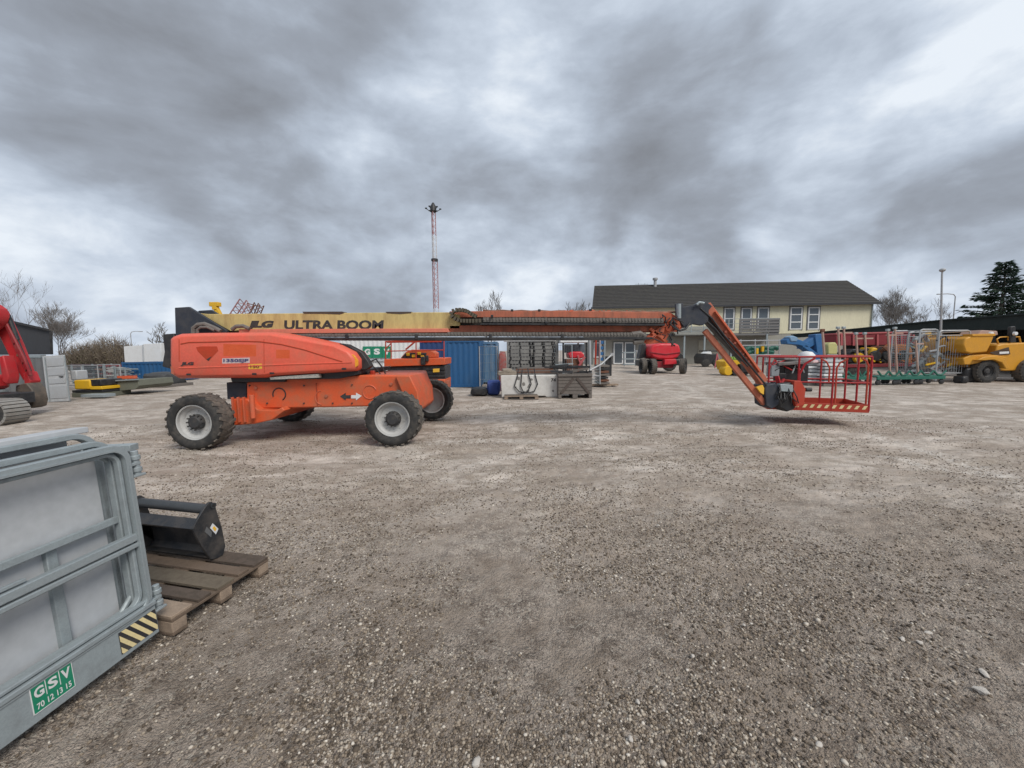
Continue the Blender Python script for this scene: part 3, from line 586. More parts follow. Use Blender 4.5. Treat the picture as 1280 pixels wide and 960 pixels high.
on_hood([(245, 434), (251, 433), (271, 433), (272.5, 438.5), (260.5, 451.3), (257, 449), (247, 439)], 'air_vent', mat('vent_red_orange', (.50, .05, .015), .5, 0, .3, (.2, .05, .02), .1, 6), .006)
on_hood([(258, 449), (264.5, 445.5), (260.6, 451.2)], 'vent_shadow_gap', BLK, .009)
ST1 = mat('faded_sticker_orange', (.66, .10, .028), .5, 0, .4, (.7, .15, .06), .03, 5)
on_hood([(279, 430), (320, 431), (320, 445.5), (279, 445)], 'faded_sticker', ST1, .003); on_hood([(345, 437), (362, 437.5), (362, 448), (345, 448)], 'faded_sticker', ST1, .003)
on_hood([(310, 455.5), (327, 454.5), (327.5, 461), (310.5, 461.5)], 'yellow_sticker', YST, .004)
NVY = mat('navy_lettering', (.04, .05, .16), .5, 0, .3, (.3, .2, .25), .02, 9)
def htext(s, u, v, u1, v1, m, shear=0, bold=.03, d=.008):
    a = P(u, v, 8.21); b = P(u1, v, 8.21); t_ = P(u, v1, 8.21); return text('lettering', s, m, hn, a, (1, 0, (b[2]-a[2])/(b[0]-a[0])), (0, 0, 1), b[0]-a[0], t_[2]-a[2], shear, bold, .0)
on_hood([(277.5, 448), (312, 447), (312, 453.5), (277.5, 454.5)], 'model_label', mat('pale_label', (.62, .50, .50), .5), .003)
htext('1350SJP', 279, 453.6, 310.5, 448.6, NVY, .1); htext('JLG', 225.5, 457.5, 241, 452.5, MRK, .35, .06)
htext('150', 313, 460, 324, 456.5, MAR, 0, .02)
for u, v in ((236, 468), (318, 467.5), (340, 466.5), (430, 461)):
    q = P(u, v, 8.22); m_ = MB(); m_.box(q, (.09, .03, .04)); part('hood_latch', m_, BLK, hn, .006)
# lights and end parts of the hood
pxprism('lamp_cluster', [(213.2, 436), (215, 436), (215.6, 452), (213.7, 452)], 8.3, 8.30, 8.6, ORL, hn, .005)
pxprism('reflector', [(213.8, 458), (219, 458), (219, 468), (215, 467)], 8.25, 8.232, 8.28, ORB, hn, .003)
pxprism('amber_lens', [(437, 442), (443, 444), (447.6, 450), (447.8, 457), (443, 460), (437.5, 458)], 8.28, 8.262, 8.3, ORL, hn, .004)
pxprism('front_guard', [(423, 429), (434, 430.5), (452, 440), (460, 451), (463.5, 458), (458, 462), (449, 463), (446, 468), (410, 472), (446, 448)], 8.5, 8.5, 8.7, BLK, bevel=.02)
# control box & hoses in front of guard
for k, (u, v) in enumerate(((452, 466), (458, 467), (466, 466))):
    q = P(u, v, 8.9); m_ = MB(); m_.box((q[0], 8.9, q[2]), (.09, .1, .10)); part('valve_block', m_, (MAR, BLK, RD2)[k], bl, .01)
m_ = MB(); m_.tube([P(463, 452, 8.8), P(470, 449, 8.8), P(477, 458, 8.85), P(482, 467, 8.9)], .018, 8); m_.tube([P(464, 456, 8.85), P(471, 462, 8.9), P(476, 468, 8.9)], .015, 8); part('hydraulic_hose', m_, BLK, bl)
# boom mast upright at the tail
pxprism('tail_upright', [(222, 385), (239, 384), (247, 389), (286, 413), (286, 420), (223, 420)], 9.2, 9.12, 9.2, BLU, bevel=.01); pxprism('tail_upright', [(222, 385), (239, 384), (247, 389), (286, 413), (286, 420), (223, 420)], 9.2, 9.8, 9.88, BLU, bevel=.01)
pxprism('tail_cross_plate', [(223, 388), (230, 387), (232, 418), (224, 418)], 9.2, 9.2, 9.8, BLU)
pxprism('rear_guard', [(208, 418), (222, 417), (224, 440), (222, 462), (207, 458), (210, 440)], 9.2, 9.1, 9.9, BLK, bevel=.02)
m_ = MB(); m_.tube([P(242, 418, 9.02), P(242, 410, 9.02), P(247, 406, 9.02), P(256, 405, 9.02), P(266, 409, 9.02), P(276, 414, 9.02)], .05, 8); m_.tube([P(247, 418, 8.98), P(247, 412, 8.98), P(251, 409, 8.98), P(259, 409, 8.98), P(268, 413, 8.98)], .03, 8); part('hose_bundle', m_, CHN, bl)
m_ = MB(); m_.tube([P(290, 412, 9.05), P(295, 408, 9.05), P(304, 407.5, 9.05), P(312, 411, 9.05)], .045, 8); part('hose_bundle', m_, CHN, bl)
# boom, base section
b0 = pxprism('base_boom_section', [(259, 392.5), (500, 390.5), (562, 390.3), (575, 394), (575, 411), (540, 411.6), (310, 412.6), (288, 414), (247, 391)], 9.25, 9.25, 9.75, YEL, bevel=.012)
pxprism('boom_top_wear', [(378, 389.6), (428, 389.4), (430, 391.4), (425, 393), (402, 392.2), (380, 392)], 9.25, 9.243, 9.5, mat('chipped_dark_steel', (.07, .05, .04), .8), b0)
pxprism('boom_top_wear', [(482, 389.7), (514, 389.6), (514, 391.4), (500, 392.6), (484, 391.6)], 9.25, 9.243, 9.5, MATS['chipped_dark_steel'] if 'chipped_dark_steel' in MATS else BLK, b0)
CHP = mat('chipped_dark_steel', (.07, .05, .04), .8)
def btext(s, u, v, u1, v1, shear, bold): 
    a = P(u, v, 9.245); b = P(u1, v, 9.245); t_ = P(u, v1, 9.245); return text('lettering', s, MRK, b0, a, (1, 0, (b[2]-a[2])/(b[0]-a[0])), (0, 0, 1), b[0]-a[0], t_[2]-a[2], shear, bold, 0)
btext('JLG', 308, 412, 339, 400.8, .42, .075); btext('ULTRA BOOM', 355, 411.8, 479, 400.2, .10, .04)

pxprism('lower_flange', [(300, 411.6), (560, 410.6), (562, 415.4), (300, 417.2)], 9.12, 9.08, 9.8, mat('pale_red_flange', (.66, .20, .13), .5, 0, .5, (.3, .15, .1), .1, 5, streak=True), bevel=.006)
def chain(u0, v0, u1, v1, hpx, Yc, wdt, name='energy_chain', n=None, m=CHN):
    a = P(u0, v0, Yc); b = P(u1, v1, Yc); h = hpx*Yc/481; l = (b-a).length; n = n or int(l/.075); m_ = MB(); d = (b-a)/n
    for i in range(n):
        c = a+d*(i+.5)+Vector((0, 0, random.uniform(-.003, .003))); m_.box(c, (l/n*.86, wdt, h*.92)); m_.box(c+d*.5, (l/n*.2, wdt*.85, h*.6))
        m_.tube([c+Vector((0, -wdt/2-.012, 0)), c+Vector((0, -wdt/2+.01, 0))], h*.22, 6)
    return part(name, m_, m, bl)
chain(352, 419.6, 560, 418.4, 4.2, 9.12, .16); chain(560, 417.9, 806, 418.5, 5.6, 9.15, .18)
pxprism('chain_tray', [(352, 421.6), (430, 421.8), (560, 421.4), (815, 421.4), (815, 424.2), (560, 425.3), (352, 424.6)], 9.05, 9.02, 9.75, BLK, bevel=.004)
for u in (433, 613, 703, 520):
    q = P(u, 421, 9.0); m_ = MB(); m_.box(q+Vector((0, .03, 0)), (.07, .05, .12)); part('tray_clamp', m_, BLK, bl, .006)
# chain loop
lp = [(602, 401), (590, 401.5), (575, 401), (567, 397.5), (564, 393.5), (565, 390), (569, 387.8), (577, 387.4), (584, 389), (590, 393), (596, 396)]
m_ = MB()
for (a, b) in zip(lp[:-1], lp[1:]):
    A_, B_ = P(*a, 9.12), P(*b, 9.12); k = max(1, int((B_-A_).length/.06))
    for i in range(k):
        c = A_+(B_-A_)*(i+.5)/k; ang = math.atan2(B_[2]-A_[2], B_[0]-A_[0]); m_.box(c, (.052, .18, .085), RY(-ang))
part('energy_chain_loop', m_, mat('dark_chain_plastic', (.09, .08, .06), .8, 0, .5, (.16, .13, .09), .3, 20), bl)
# telescopic sections
pxprism('telescopic_section', [(562, 389), (700, 388.6), (838, 390.4), (842, 393), (842, 399), (700, 396.6), (575, 396.8)], 9.3, 9.3, 9.72, ORB, bevel=.01)
for k in range(34):
    m_ = MB(); u = 702+k*4+random.uniform(-1.5, 1.5); q = P(u, 388.6+(u-700)*.013, random.uniform(9.32, 9.6)); m_.box(q, (random.uniform(.03, .09), .06, random.uniform(.02, .06)), RY(random.uniform(-.4, .4))); part('hose_clamp', m_, ORD, bl)
m_ = MB()
for yy, r_ in ((9.36, .02), (9.44, .024), (9.53, .02)):
    m_.tube([P(u, 387.9+(.9 if i % 2 else 0)+(u-600)*.008, yy) for i, u in enumerate(range(604, 850, 12))], r_, 6)
part('hose_run', m_, mat('hose_tan', (.25, .13, .09), .7, 0, .5, (.1, .08, .07), .2, 9), bl)
chain(604, 399.9, 828, 401.0, 6.0, 9.2, .16); pxprism('chain_tray', [(600, 403.5), (830, 404.6), (832, 407), (600, 406)], 9.1, 9.08, 9.7, BLK)
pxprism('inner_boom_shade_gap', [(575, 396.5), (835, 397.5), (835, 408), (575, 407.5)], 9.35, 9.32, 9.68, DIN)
pxprism('telescopic_section', [(562, 406.8), (700, 406.6), (826, 406.8), (828, 414.4), (700, 415.2), (562, 415.4)], 9.25, 9.25, 9.75, ORB, bevel=.01)
for u, v in ((615, 395), (683, 403.5), (756, 402), (699, 418), (612, 405), (640, 388), (674, 388), (738, 387.5)):
    q = P(u, v, 9.08); m_ = MB(); m_.box(q, (.06, .06, .05)); part('chain_fixing', m_, BLK, bl, .006)
# boom nose mechanism
random.seed(3)
pxprism('nose_plate', [(818, 407), (838, 392), (846, 396), (852, 410), (846, 415), (838, 414), (830, 428), (808, 430), (800, 424), (812, 418)], 9.3, 9.26, 9.34, ORD, bevel=.008); pxprism('nose_plate', [(818, 407), (838, 392), (846, 396), (852, 410), (846, 415), (838, 414), (830, 428), (808, 430), (800, 424), (812, 418)], 9.66, 9.62, 9.7, ORD, bevel=.008)
m_ = MB()
for a, b in (((812, 410), (834, 428)), ((830, 410), (808, 428)), ((826, 396), (850, 409)), ((815, 418), (838, 402))): m_.beam(P(*a, 9.22), P(*b, 9.22), .06, .07)
part('link_arm', m_, ORD, bl, .01)
m_ = MB()
for u, v, r_ in ((834, 397, .10), (845, 405, .09), (826, 413, .08), (812, 425, .10), (836, 410, .07)): m_.tube([P(u, v, 9.16), P(u, v, 9.75)], r_, 14)
part('pivot_pins', m_, ORD, bl)
m_ = MB()
for k in range(16):
    u, v = random.uniform(818, 850), random.uniform(392, 426); m_.tube([P(u, v, 9.14), P(u+random.uniform(-6, 6), v+random.uniform(1, 6), 9.1), P(u+random.uniform(-9, 9), v+random.uniform(5, 10), 9.16)], .014, 6)
part('loose_hoses', m_, BLK, bl)
m_ = MB(); m_.tube([P(790, 418, 9.1), P(800, 416.5, 9.1), P(806, 420, 9.1), P(803, 426, 9.1), P(792, 428, 9.1)], .06, 8); part('chain_end', m_, CHN, bl)
m_ = MB(); m_.tube([P(842, 402, 9.15), P(844, 410, 9.1), P(850, 413.5, 9.1), P(857, 411, 9.1), P(862, 404, 9.15)], .025, 8); m_.tube([P(841, 397, 9.15), P(838, 405, 9.1), P(845, 412, 9.1)], .02, 8); part('drooping_hose', m_, BLK, bl)
# head, jib
pxprism('boom_head', [(845, 379.5), (853, 379), (853, 384), (868, 381), (874, 377), (880, 376), (889, 383), (885, 388), (884, 402), (877, 407), (866, 405), (855, 410), (850, 404), (846, 395)], 9.25, 9.2, 9.26, BLU, bevel=.01)
pxprism('boom_head', [(845, 379.5), (853, 379), (853, 384), (868, 381), (874, 377), (880, 376), (889, 383), (885, 388), (884, 402), (877, 407), (866, 405), (855, 410), (850, 404), (846, 395)], 9.7, 9.74, 9.8, BLU, bevel=.01)
pxprism('rotary_actuator', [(853, 385), (869, 384), (869, 404), (853, 406)], 9.3, 9.26, 9.74, BLK, bevel=.02)
m_ = MB(); m_.tube([P(848.5, 380, 9.15), P(848.5, 398, 9.15)], .05, 10); part('hose_guide', m_, GLD, bl); m_ = MB(); m_.tube([P(871, 381, 9.12), P(874, 378, 9.12), P(880, 379, 9.12)], .03, 8); part('hose_guide', m_, GLD, bl)
def jbeam(a, b, Y0, Y1, hpx, name, m, bev=.01):
    A_, B_ = Vector(a), Vector(b); d = (B_-A_).normalized(); n_ = Vector((-d[1], d[0]))*hpx/2
    return pxprism(name, [tuple(A_+n_), tuple(B_+n_), tuple(B_-n_), tuple(A_-n_)], Y0, Y0, Y1, m, bl, bev)
jbeam((884, 381), (956.5, 478), 9.28, 9.48, 10.5, 'jib_upper_arm', ORB); jbeam((882, 413), (957, 505), 9.28, 9.38, 6.5, 'jib_lower_arm', ORB)
jbeam((884, 396), (944, 462), 9.36, 9.54, 10.0, 'jib_cylinder', BLK); jbeam((906, 424), (950, 477), 9.4, 9.52, 3.6, 'cylinder_rod', mat('oily_chrome', (.12, .10, .09), .35, .6), .004)
jbeam((895, 389), (951, 465), 9.2, 9.27, 2.2, 'jib_hose_line', ORD, .004)
for k in range(22):
    m_ = MB(); t_ = random.random(); u = 905+t_*34; v = 413+t_*46; q = P(u+random.uniform(-3, 3), v+random.uniform(-3, 3), 9.24); m_.box(q, (.055, .06, .05), RY(random.random())); part('hose_bracket', m_, mat('rust_red_bracket', (.30, .07, .04), .7), bl)
m_ = MB(); m_.tube([P(875, 385, 9.2), P(890, 398, 9.2), P(905, 419, 9.18), P(925, 441, 9.18), P(945, 466, 9.2), P(958, 482, 9.2)], .022, 8); m_.tube([P(877, 395, 9.22), P(895, 412, 9.2), P(915, 437, 9.2), P(935, 458, 9.2)], .018, 8); part('jib_hoses', m_, BLK, bl)
pxprism('jib_end_bracket', [(955, 482), (968, 479), (973, 484), (973, 505), (964, 511), (957, 507), (956, 496)], 9.25, 9.22, 9.68, BLU, bevel=.015)
pxprism('yellow_guard', [(944.5, 484), (952, 481), (954, 485), (953.5, 493), (950, 491)], 9.24, 9.2, 9.26, YST, bevel=.003)
# ------------- basket
B_ = Vector((8.42, 9.0)); ea = Vector((-.938, .347)); eb = Vector((.347, .938)); LZ = .40
def BK(a, b, z): q = B_+ea*a+eb*b; return (q[0], q[1], z)
bs = MB()
LX, LY = 2.05, 1.25
m_ = MB(); m_.add([BK(a, b, z) for z in (LZ, LZ+.03) for a, b in ((0, 0), (LX, 0), (LX, LY), (0, LY))], [(0, 1, 2, 3), (4, 5, 6, 7), (0, 1, 5, 4), (1, 2, 6, 5), (2, 3, 7, 6), (3, 0, 4, 7)]); fl = part('basket_floor', m_, mat('floor_grating_red', (.40, .05, .03), .6, 0, .5, (.25, .12, .09), .5, 20), bl)
m_ = MB()
for a, b in (((0, 0), (LX, 0)), ((LX, 0), (LX, LY)), ((LX, LY), (0, LY)), ((0, LY), (0, 0))):
    m_.beam(BK(*a, LZ+.09), BK(*b, LZ+.09), .03, .19)
tb = part('toe_board', m_, RD2, bl, .004)
m_ = MB(); k = 11
for i in range(k):
    a = .07+i*(1.62/k); q = [BK(a, -.0175, LZ+.07), BK(a+.065, -.0175, LZ+.07), BK(a+.02, -.0175, LZ+.155), BK(a-.045, -.0175, LZ+.155)]; m_.add(q, [(0, 1, 2, 3)])
part('hazard_stripes', m_, STK, tb)
m_ = MB()
for i in range(0):
    a = 0; q = [BK(a, -.0172, LZ+.035), BK(a+.075, -.0172, LZ+.035), BK(a+.02, -.0172, LZ+.145), BK(a-.055, -.0172, LZ+.145)]; m_.add(q, [(0, 1, 2, 3)])

rails = MB(); TZ = 1.72
per = [(0, 0), (LX, 0), (LX, LY), (0, LY), (0, 0)]
for z, r_ in ((TZ, .024), (1.10, .02)):
    for (a, b) in zip(per[:-1], per[1:]):
        if z < 1.2 and a == (0, 0) : pass
        rails.tube([BK(*a, z), BK(*b, z)], r_, 8)
part('guard_rail', rails, RED, bl)
for a, b in ((0, 0), (0, LY), (LX, 0), (LX, LY), (.72, 0), (1.42, 0), (.55, LY), (1.1, LY), (1.6, LY), (0, .62), (LX, .6)):
    m_ = MB(); m_.tube([BK(a, b, LZ+.03), BK(a, b, TZ)], .022, 8); part('rail_post', m_, RED, bl)
m_ = MB(); m_.tube([BK(.06, 0, .6), BK(.06, 0, 1.0), BK(.06, 0, 1.5), BK(.1, 0, 1.62), BK(.2, 0, 1.68)], .02, 8); m_.tube([BK(.66, 0, .6), BK(.66, 0, 1.45), BK(.6, 0, 1.58), BK(.45, 0, 1.67)], .02, 8); m_.tube([BK(.8, 0, 1.1), BK(.8, 0, 1.45), BK(.87, 0, 1.6), BK(1.0, 0, 1.68)], .018, 8); part('gate_hoop', m_, RD2, bl)
# side shapes near the left gate
m_ = MB(); m_.tube([BK(1.40, 0, .6), BK(1.40, 0, 1.3), BK(1.3, 0, 1.55), BK(1.1, 0, 1.69)], .026, 8); part('gate_hoop', m_, RED, bl)
# rotator / support behind
RTC = lambda u, v, Y: P(u, v, Y)
pxprism('basket_rotator', [(971, 487), (978, 479), (990, 478), (997, 484), (998, 502), (993, 512), (984, 515), (975, 509), (971, 500)], 9.3, 9.3, 9.75, BLK, bevel=.03)
pxprism('support_bracket', [(992, 476), (1000, 476), (1006, 486), (1004, 506), (994, 508), (990, 495)], 9.25, 9.22, 9.7, RD2, bevel=.01)
m_ = MB(); q = P(1007, 487, 9.3); m_.tube([q, q+Vector((.12, -.02, 0))], .05, 12); part('socket_plug', m_, BLK, bl)
pxprism('valve_manifold', [(974, 480), (990, 481), (990, 490), (975, 489)], 9.2, 9.16, 9.3, GLD, bevel=.01)
m_ = MB()
for k in range(10):
    u = random.uniform(970, 994); v = random.uniform(478, 492); m_.tube([P(u, v, 9.2), P(u+random.uniform(-5, 5), v+8, 9.13), P(u+random.uniform(-8, 8), v+16, 9.2)], .014, 6)
part('rotator_hoses', m_, BLK, bl)
# red hook parts and console
m_ = MB(); m_.beam(P(971, 470, 9.5), P(977, 492, 9.4), .05, .09); m_.beam(P(980, 474, 9.5), P(974, 484, 9.4), .05, .05); part('pivot_lever', m_, RED, bl, .006)
con = MB(); q = P(988, 466, 10.1); con.box(q, (.62, .45, .46)); part('control_console', con, BGM, bl, .03)
con = MB(); q = P(985, 453.5, 10.0); con.box(q, (.85, .5, .09), RY(-.06)); con.box(q+Vector((.05, 0, .08)), (.6, .4, .07), RY(.1)); part('console_cover', con, mat('crumpled_grey_cover', (.19, .18, .175), .5, 0, .6, (.05, .05, .05), .9, 9), bl, .02)
m_ = MB(); q = P(1008, 446, 10.3); m_.lathe([(0, .15), (.12, .13), (.19, .05), (.2, -.06), (.15, -.14), (0, -.16)], q, 16, 'z'); part('white_bag', m_, WHT, bl)
m_ = MB(); q = BK(1.35, .35, LZ+.1); m_.box(q, (.5, .16, .08), RZ(-.3)); part('orange_case', m_, YST, bl, .03)
random.seed(12)
for k in range(9):
    m_ = MB(); u = random.uniform(968, 1000); v = random.uniform(446, 456); q = P(u, v, 9.95); m_.tube([q, q+Vector((random.uniform(-.2, .2), -.1, random.uniform(.02, .14))), q+Vector((random.uniform(-.4, .4), -.15, random.uniform(-.3, -.05)))], random.uniform(.012, .022), 6); part('console_cable', m_, [BLK, GLD, RED][k % 3], bl)
for u, v, w_, h_ in ((966, 463, .22, .3), (1001, 458, .16, .2), (975, 470, .2, .16)):
    m_ = MB(); m_.box(P(u, v, 9.9), (w_, .2, h_)); part('control_box', m_, BLK if u != 966 else GLD, bl, .02)
# ------------- wheels
def wheel(T_, R, W, rr, m_rim=RIM, lugs=22):
    keep = ORG[T_.name]; ORG[T_.name] = Vector((0, 0, 0)); w_ = wheel_(T_, R, W, rr, m_rim, lugs); ORG[T_.name] = keep; return w_
def wheel_(T_, R, W, rr, m_rim, lugs):
    hub = MB(); hub.lathe([(0, -W*.42), (.10*R/.57, -W*.42), (.12*R/.57, -W*.36), (.15*R/.57, -W*.33), (.16*R/.57, -W*.2), (.05, -W*.1)], n=20)
    for k in range(12):
        a = k*math.pi/6; c = Vector((math.cos(a)*.155*R/.57, -W*.33, math.sin(a)*.155*R/.57)); hub.tube([c, c+Vector((0, -.035, 0))], .014, 6)
    wo = part('wheel', hub, HUB, T_)
    ty = MB(); ty.lathe([(rr, -W*.40), (rr+.015, -W*.47), (rr+(R-rr)*.35, -W*.52), (rr+(R-rr)*.7, -W*.5), (R*.955, -W*.42), (R*.97, -W*.3), (R*.975, 0), (R*.97, W*.3), (R*.955, W*.42), (rr+(R-rr)*.5, W*.52), (rr, W*.42), (rr-.03, W*.3), (rr-.03, -W*.3), (rr, -W*.40)], n=48)
    tr_ = MB(); tr_.lathe([(R*.972, -W*.30), (R*.979, 0), (R*.972, W*.30)], n=48)
    for k in range(lugs):
        for sd in (-1, 1):
            a = (k+(.5 if sd > 0 else 0))*2*math.pi/lugs; a2 = a+.16*1.0
            for t0, t1 in ((.02, .25), (.25, .47)):
                q0 = a+(a2-a)*t0*2; q1 = a+(a2-a)*t1*2; A_ = Vector((R*.972*math.cos(q0), sd*W*t0, R*.972*math.sin(q0))); Bq = Vector((R*.965*math.cos(q1), sd*W*t1, R*.965*math.sin(q1)))
                tr_.beam(A_, Bq, .065*R/.57, .026*R/.57, up=(math.cos(a), 0, math.sin(a)))
    part('tread', tr_, TRD, wo); part('tyre', ty, RUB, wo)
    rm = MB(); rm.lathe([(rr, -W*.42), (rr-.012, -W*.44), (rr-.03, -W*.42), (rr-.035, -W*.30), (rr*.80, -W*.25), (rr*.74, -W*.16), (rr*.42, -W*.14), (rr*.38, -W*.26), (0, -W*.26)], n=40)
    rm.lathe([(rr, W*.42), (rr-.03, W*.4), (rr-.05, 0), (0, 0)], n=40)
    for k in range(8):
        a = k*math.pi/4; c = Vector((math.cos(a)*rr*.6, -W*.15, math.sin(a)*rr*.6)); rm.tube([c+Vector((0, -.012, 0)), c], .02, 8)
    part('rim', rm, m_rim, wo); return wo
w0 = wheel(bl, .575, .45, .365)
o_ = ORG[bl.name]
w0.location = Vector((-6.42, 7.85, .56))-o_
for x, y, z, s in ((-2.46, 7.97, .565, 1), (-2.28, 11.0, .565, -1), (-6.25, 10.9, .56, -1)):
    c = dup(w0, parent=bl); c.location = Vector((x, y, z))-o_; c.rotation_euler = (0, .2, 0) if s > 0 else (0, .4, math.pi)
#@@MORE
# ------------------------------------------------------------------ buildings
def EV(u, v, Y): return P(u, v, Y)
ya, yb = 50.0, 47.7
fA = P(742, 384, ya); fB = P(1092, 377.5, yb); gd = (fB-fA); gd.z = 0; gl = gd.length; gd.normalize(); gn = Vector((gd[1], -gd[0], 0))   # gn faces the camera
EZ = (fA[2]+fB[2])/2
RB = Matrix((gd, gn*-1, Vector((0, 0, 1)))).transposed()
O_ = Vector((fA[0], fA[1], 0))
def W3(s, d, z): return O_+gd*s-gn*d+Vector((0, 0, z))
def US(u, v):            # facade hit: (s, z)
    h = plane_hit(u, v, O_, gn); return ((h-O_).dot(gd), h[2])
bd = T('house', 'two storey cream building with a dark tiled roof and timber balcony across the yard', 'building', W3(gl/2, 5, 0))
def bbox(mb, s0, s1, d0, d1, z0, z1): return mb.box(W3((s0+s1)/2, (d0+d1)/2, (z0+z1)/2), (abs(s1-s0), abs(d1-d0), abs(z1-z0)), RB)
m_ = MB(); bbox(m_, 0, gl, 0, 10, 3.7, EZ); part('upper_wall', m_, CWL, bd)
m_ = MB(); bbox(m_, 0, gl, .05, 10, -.3, 3.7); part('ground_floor_wall', m_, GWL, bd)
rz_ = P(900, 357, 54.5)[2]
m_ = MB(); rp = [(-.5, EZ-.25), (5, rz_), (10.5, EZ-.25), (10.5, EZ-.03), (5, rz_+.22), (-.5, EZ-.03)]
vs = [W3(-.25+(d+.5)*.19, d, z) for d, z in rp]+[W3(gl+.5, d, z) for d, z in rp]; m_.add(vs, [(0, 1, 2, 3, 4, 5), (11, 10, 9, 8, 7, 6)]+[(i, i+6, (i+1) % 6+6, (i+1) % 6) for i in range(6)]); rf = part('roof', m_, SLT, bd)
m_ = MB(); vs = [W3(s+d*.19, d, z) for s in (.1, .3) for d, z in ((0, EZ), (5, rz_-.1), (10, EZ))]; m_.add(vs, [(0, 1, 2), (5, 4, 3), (0, 3, 4, 1), (1, 4, 5, 2), (0, 2, 5, 3)]); part('gable_wall', m_, CWL, bd)
m_ = MB(); vs = [W3(s, d, z) for s in (gl-.2, gl) for d, z in ((0, EZ), (5, rz_-.1), (10, EZ))]; m_.add(vs, [(0, 1, 2), (5, 4, 3), (0, 3, 4, 1), (1, 4, 5, 2), (0, 2, 5, 3)]); part('gable_wall', m_, CWL, bd)
m_ = MB(); bbox(m_, -.4, gl+.5, -.66, -.52, EZ-.30, EZ-.08); part('gutter', m_, DRK, bd)
m_ = MB(); q = W3(gl-.15, -.1, 0); m_.tube([q+Vector((0, 0, 3.8)), q+Vector((0, 0, EZ-.2))], .07, 8); part('downpipe', m_, GLD, bd)
nst = 15
for k in range(nst):          # courses of tiles
    pass
m_ = MB()
for k in range(1, 15):
    f = k/15; d = -.5+5.5*f; z = EZ-.03+(rz_+.22-EZ+.03)*f; bbox(m_, -.2+(d+.5)*.19, gl+.48, d-.05, d+.03, z-.02, z+.035)
tc_ = part('tile_courses', m_, SLT, rf); tc_['kind'] = 'stuff'
m_ = MB(); cp = W3(5.3+2.7, 4.2, 0); zz0 = rz_-.5; cp = P(819, 350, 53.8); m_.tube([Vector((cp[0], cp[1], zz0)), Vector((cp[0], cp[1], P(819, 350, 53.8)[2]))], .2, 10); m_.tube([Vector((cp[0], cp[1], P(819, 350, 53.8)[2])), Vector((cp[0], cp[1], P(819, 347.5, 53.8)[2]))], .34, 10); part('flue', m_, GLV, rf)
for u in (798, 806):
    m_ = MB(); q = P(u, 357, 55.5); m_.tube([q-Vector((0, 0, .6)), q+Vector((0, 0, .35))], .03, 5); m_.beam(q+Vector((-.5, 0, .2)), q+Vector((.5, 0, .2)), .04, .04); part('aerial', m_, GLD, rf)
q = P(995, 353.5, 54); m_ = MB(); m_.tube([q-Vector((0, 0, .5)), q], .15, 8); part('flue', m_, DRK, rf)
def window(u0, u1, v0, v1, panes=2, name='window'):
    s0, z1 = US(u0, v0); s1, _ = US(u1, v0); _, z0 = US(u0, v1)
    m_ = MB(); t = .13
    bbox(m_, s0, s1, -.08, 0.0, z1-t, z1); bbox(m_, s0, s1, -.08, 0, z0, z0+t); bbox(m_, s0, s0+t, -.082, 0, z0+t, z1-t); bbox(m_, s1-t, s1, -.082, 0, z0+t, z1-t)
    for k in range(1, panes): z = z0+(z1-z0)*k/panes; bbox(m_, s0+t, s1-t, -.08, 0, z-.06, z+.06)
    w_ = part(name, m_, WHT, bd); m_ = MB(); bbox(m_, s0+t, s1-t, -.03, .02, z0+t, z1-t); part('pane', m_, GLS, w_)
    m_ = MB(); bbox(m_, s0-.12, s1+.12, -.055, -.002, z1, z1+.12); bbox(m_, s0-.12, s0-.005, -.055, -.002, z0-.1, z1); bbox(m_, s1+.005, s1+.12, -.055, -.002, z0-.1, z1); part('surround', m_, GBD, w_)
for a in ((905.5, 918, 385, 412, 2), (927, 939.5, 385, 412, 2), (947.5, 961, 384.5, 412, 2), (988, 1003, 384, 412, 3), (1010.5, 1024.5, 384, 412, 3)): window(*a)
# balcony
s0, zt = US(903, 400); s1, _ = US(962, 400); _, zb = US(930, 417); s2, _ = US(921, 400)
m_ = MB(); bbox(m_, s0-6, s1, -2.0, -.1, zb-.28, zb); bal = part('balcony', m_, GBD, bd)
m_ = MB(); bbox(m_, US(914, 400)[0], US(914, 400)[0]+.1, -2.05, -1.97, zb, zt)
for k in range(5): z = zb+(zt-zb)*k/5; bbox(m_, US(914, 400)[0], s1, -2.08, -2.055, z+.05, z+(zt-zb)/5-.05)
part('board_panel', m_, GBD, bal)
m_ = MB(); bbox(m_, s0-6, s1, -2.06, -1.98, zt-.06, zt)
for k in range(3): z = zb+(zt-zb)*(k+.6)/4; bbox(m_, s0-6, s1, -2.04, -2.0, z, z+.04)
for k in range(9): s = s0-6+(s1-s0+6)*k/8; bbox(m_, s-.04, s+.04, -2.035, -1.955, zb, zt-.06)
part('railing', m_, GLD, bal)
m_ = MB(); bbox(m_, s1-.05, s1+.05, -2, -.1, zb, zt); part('side_screen', m_, GBD, bal)
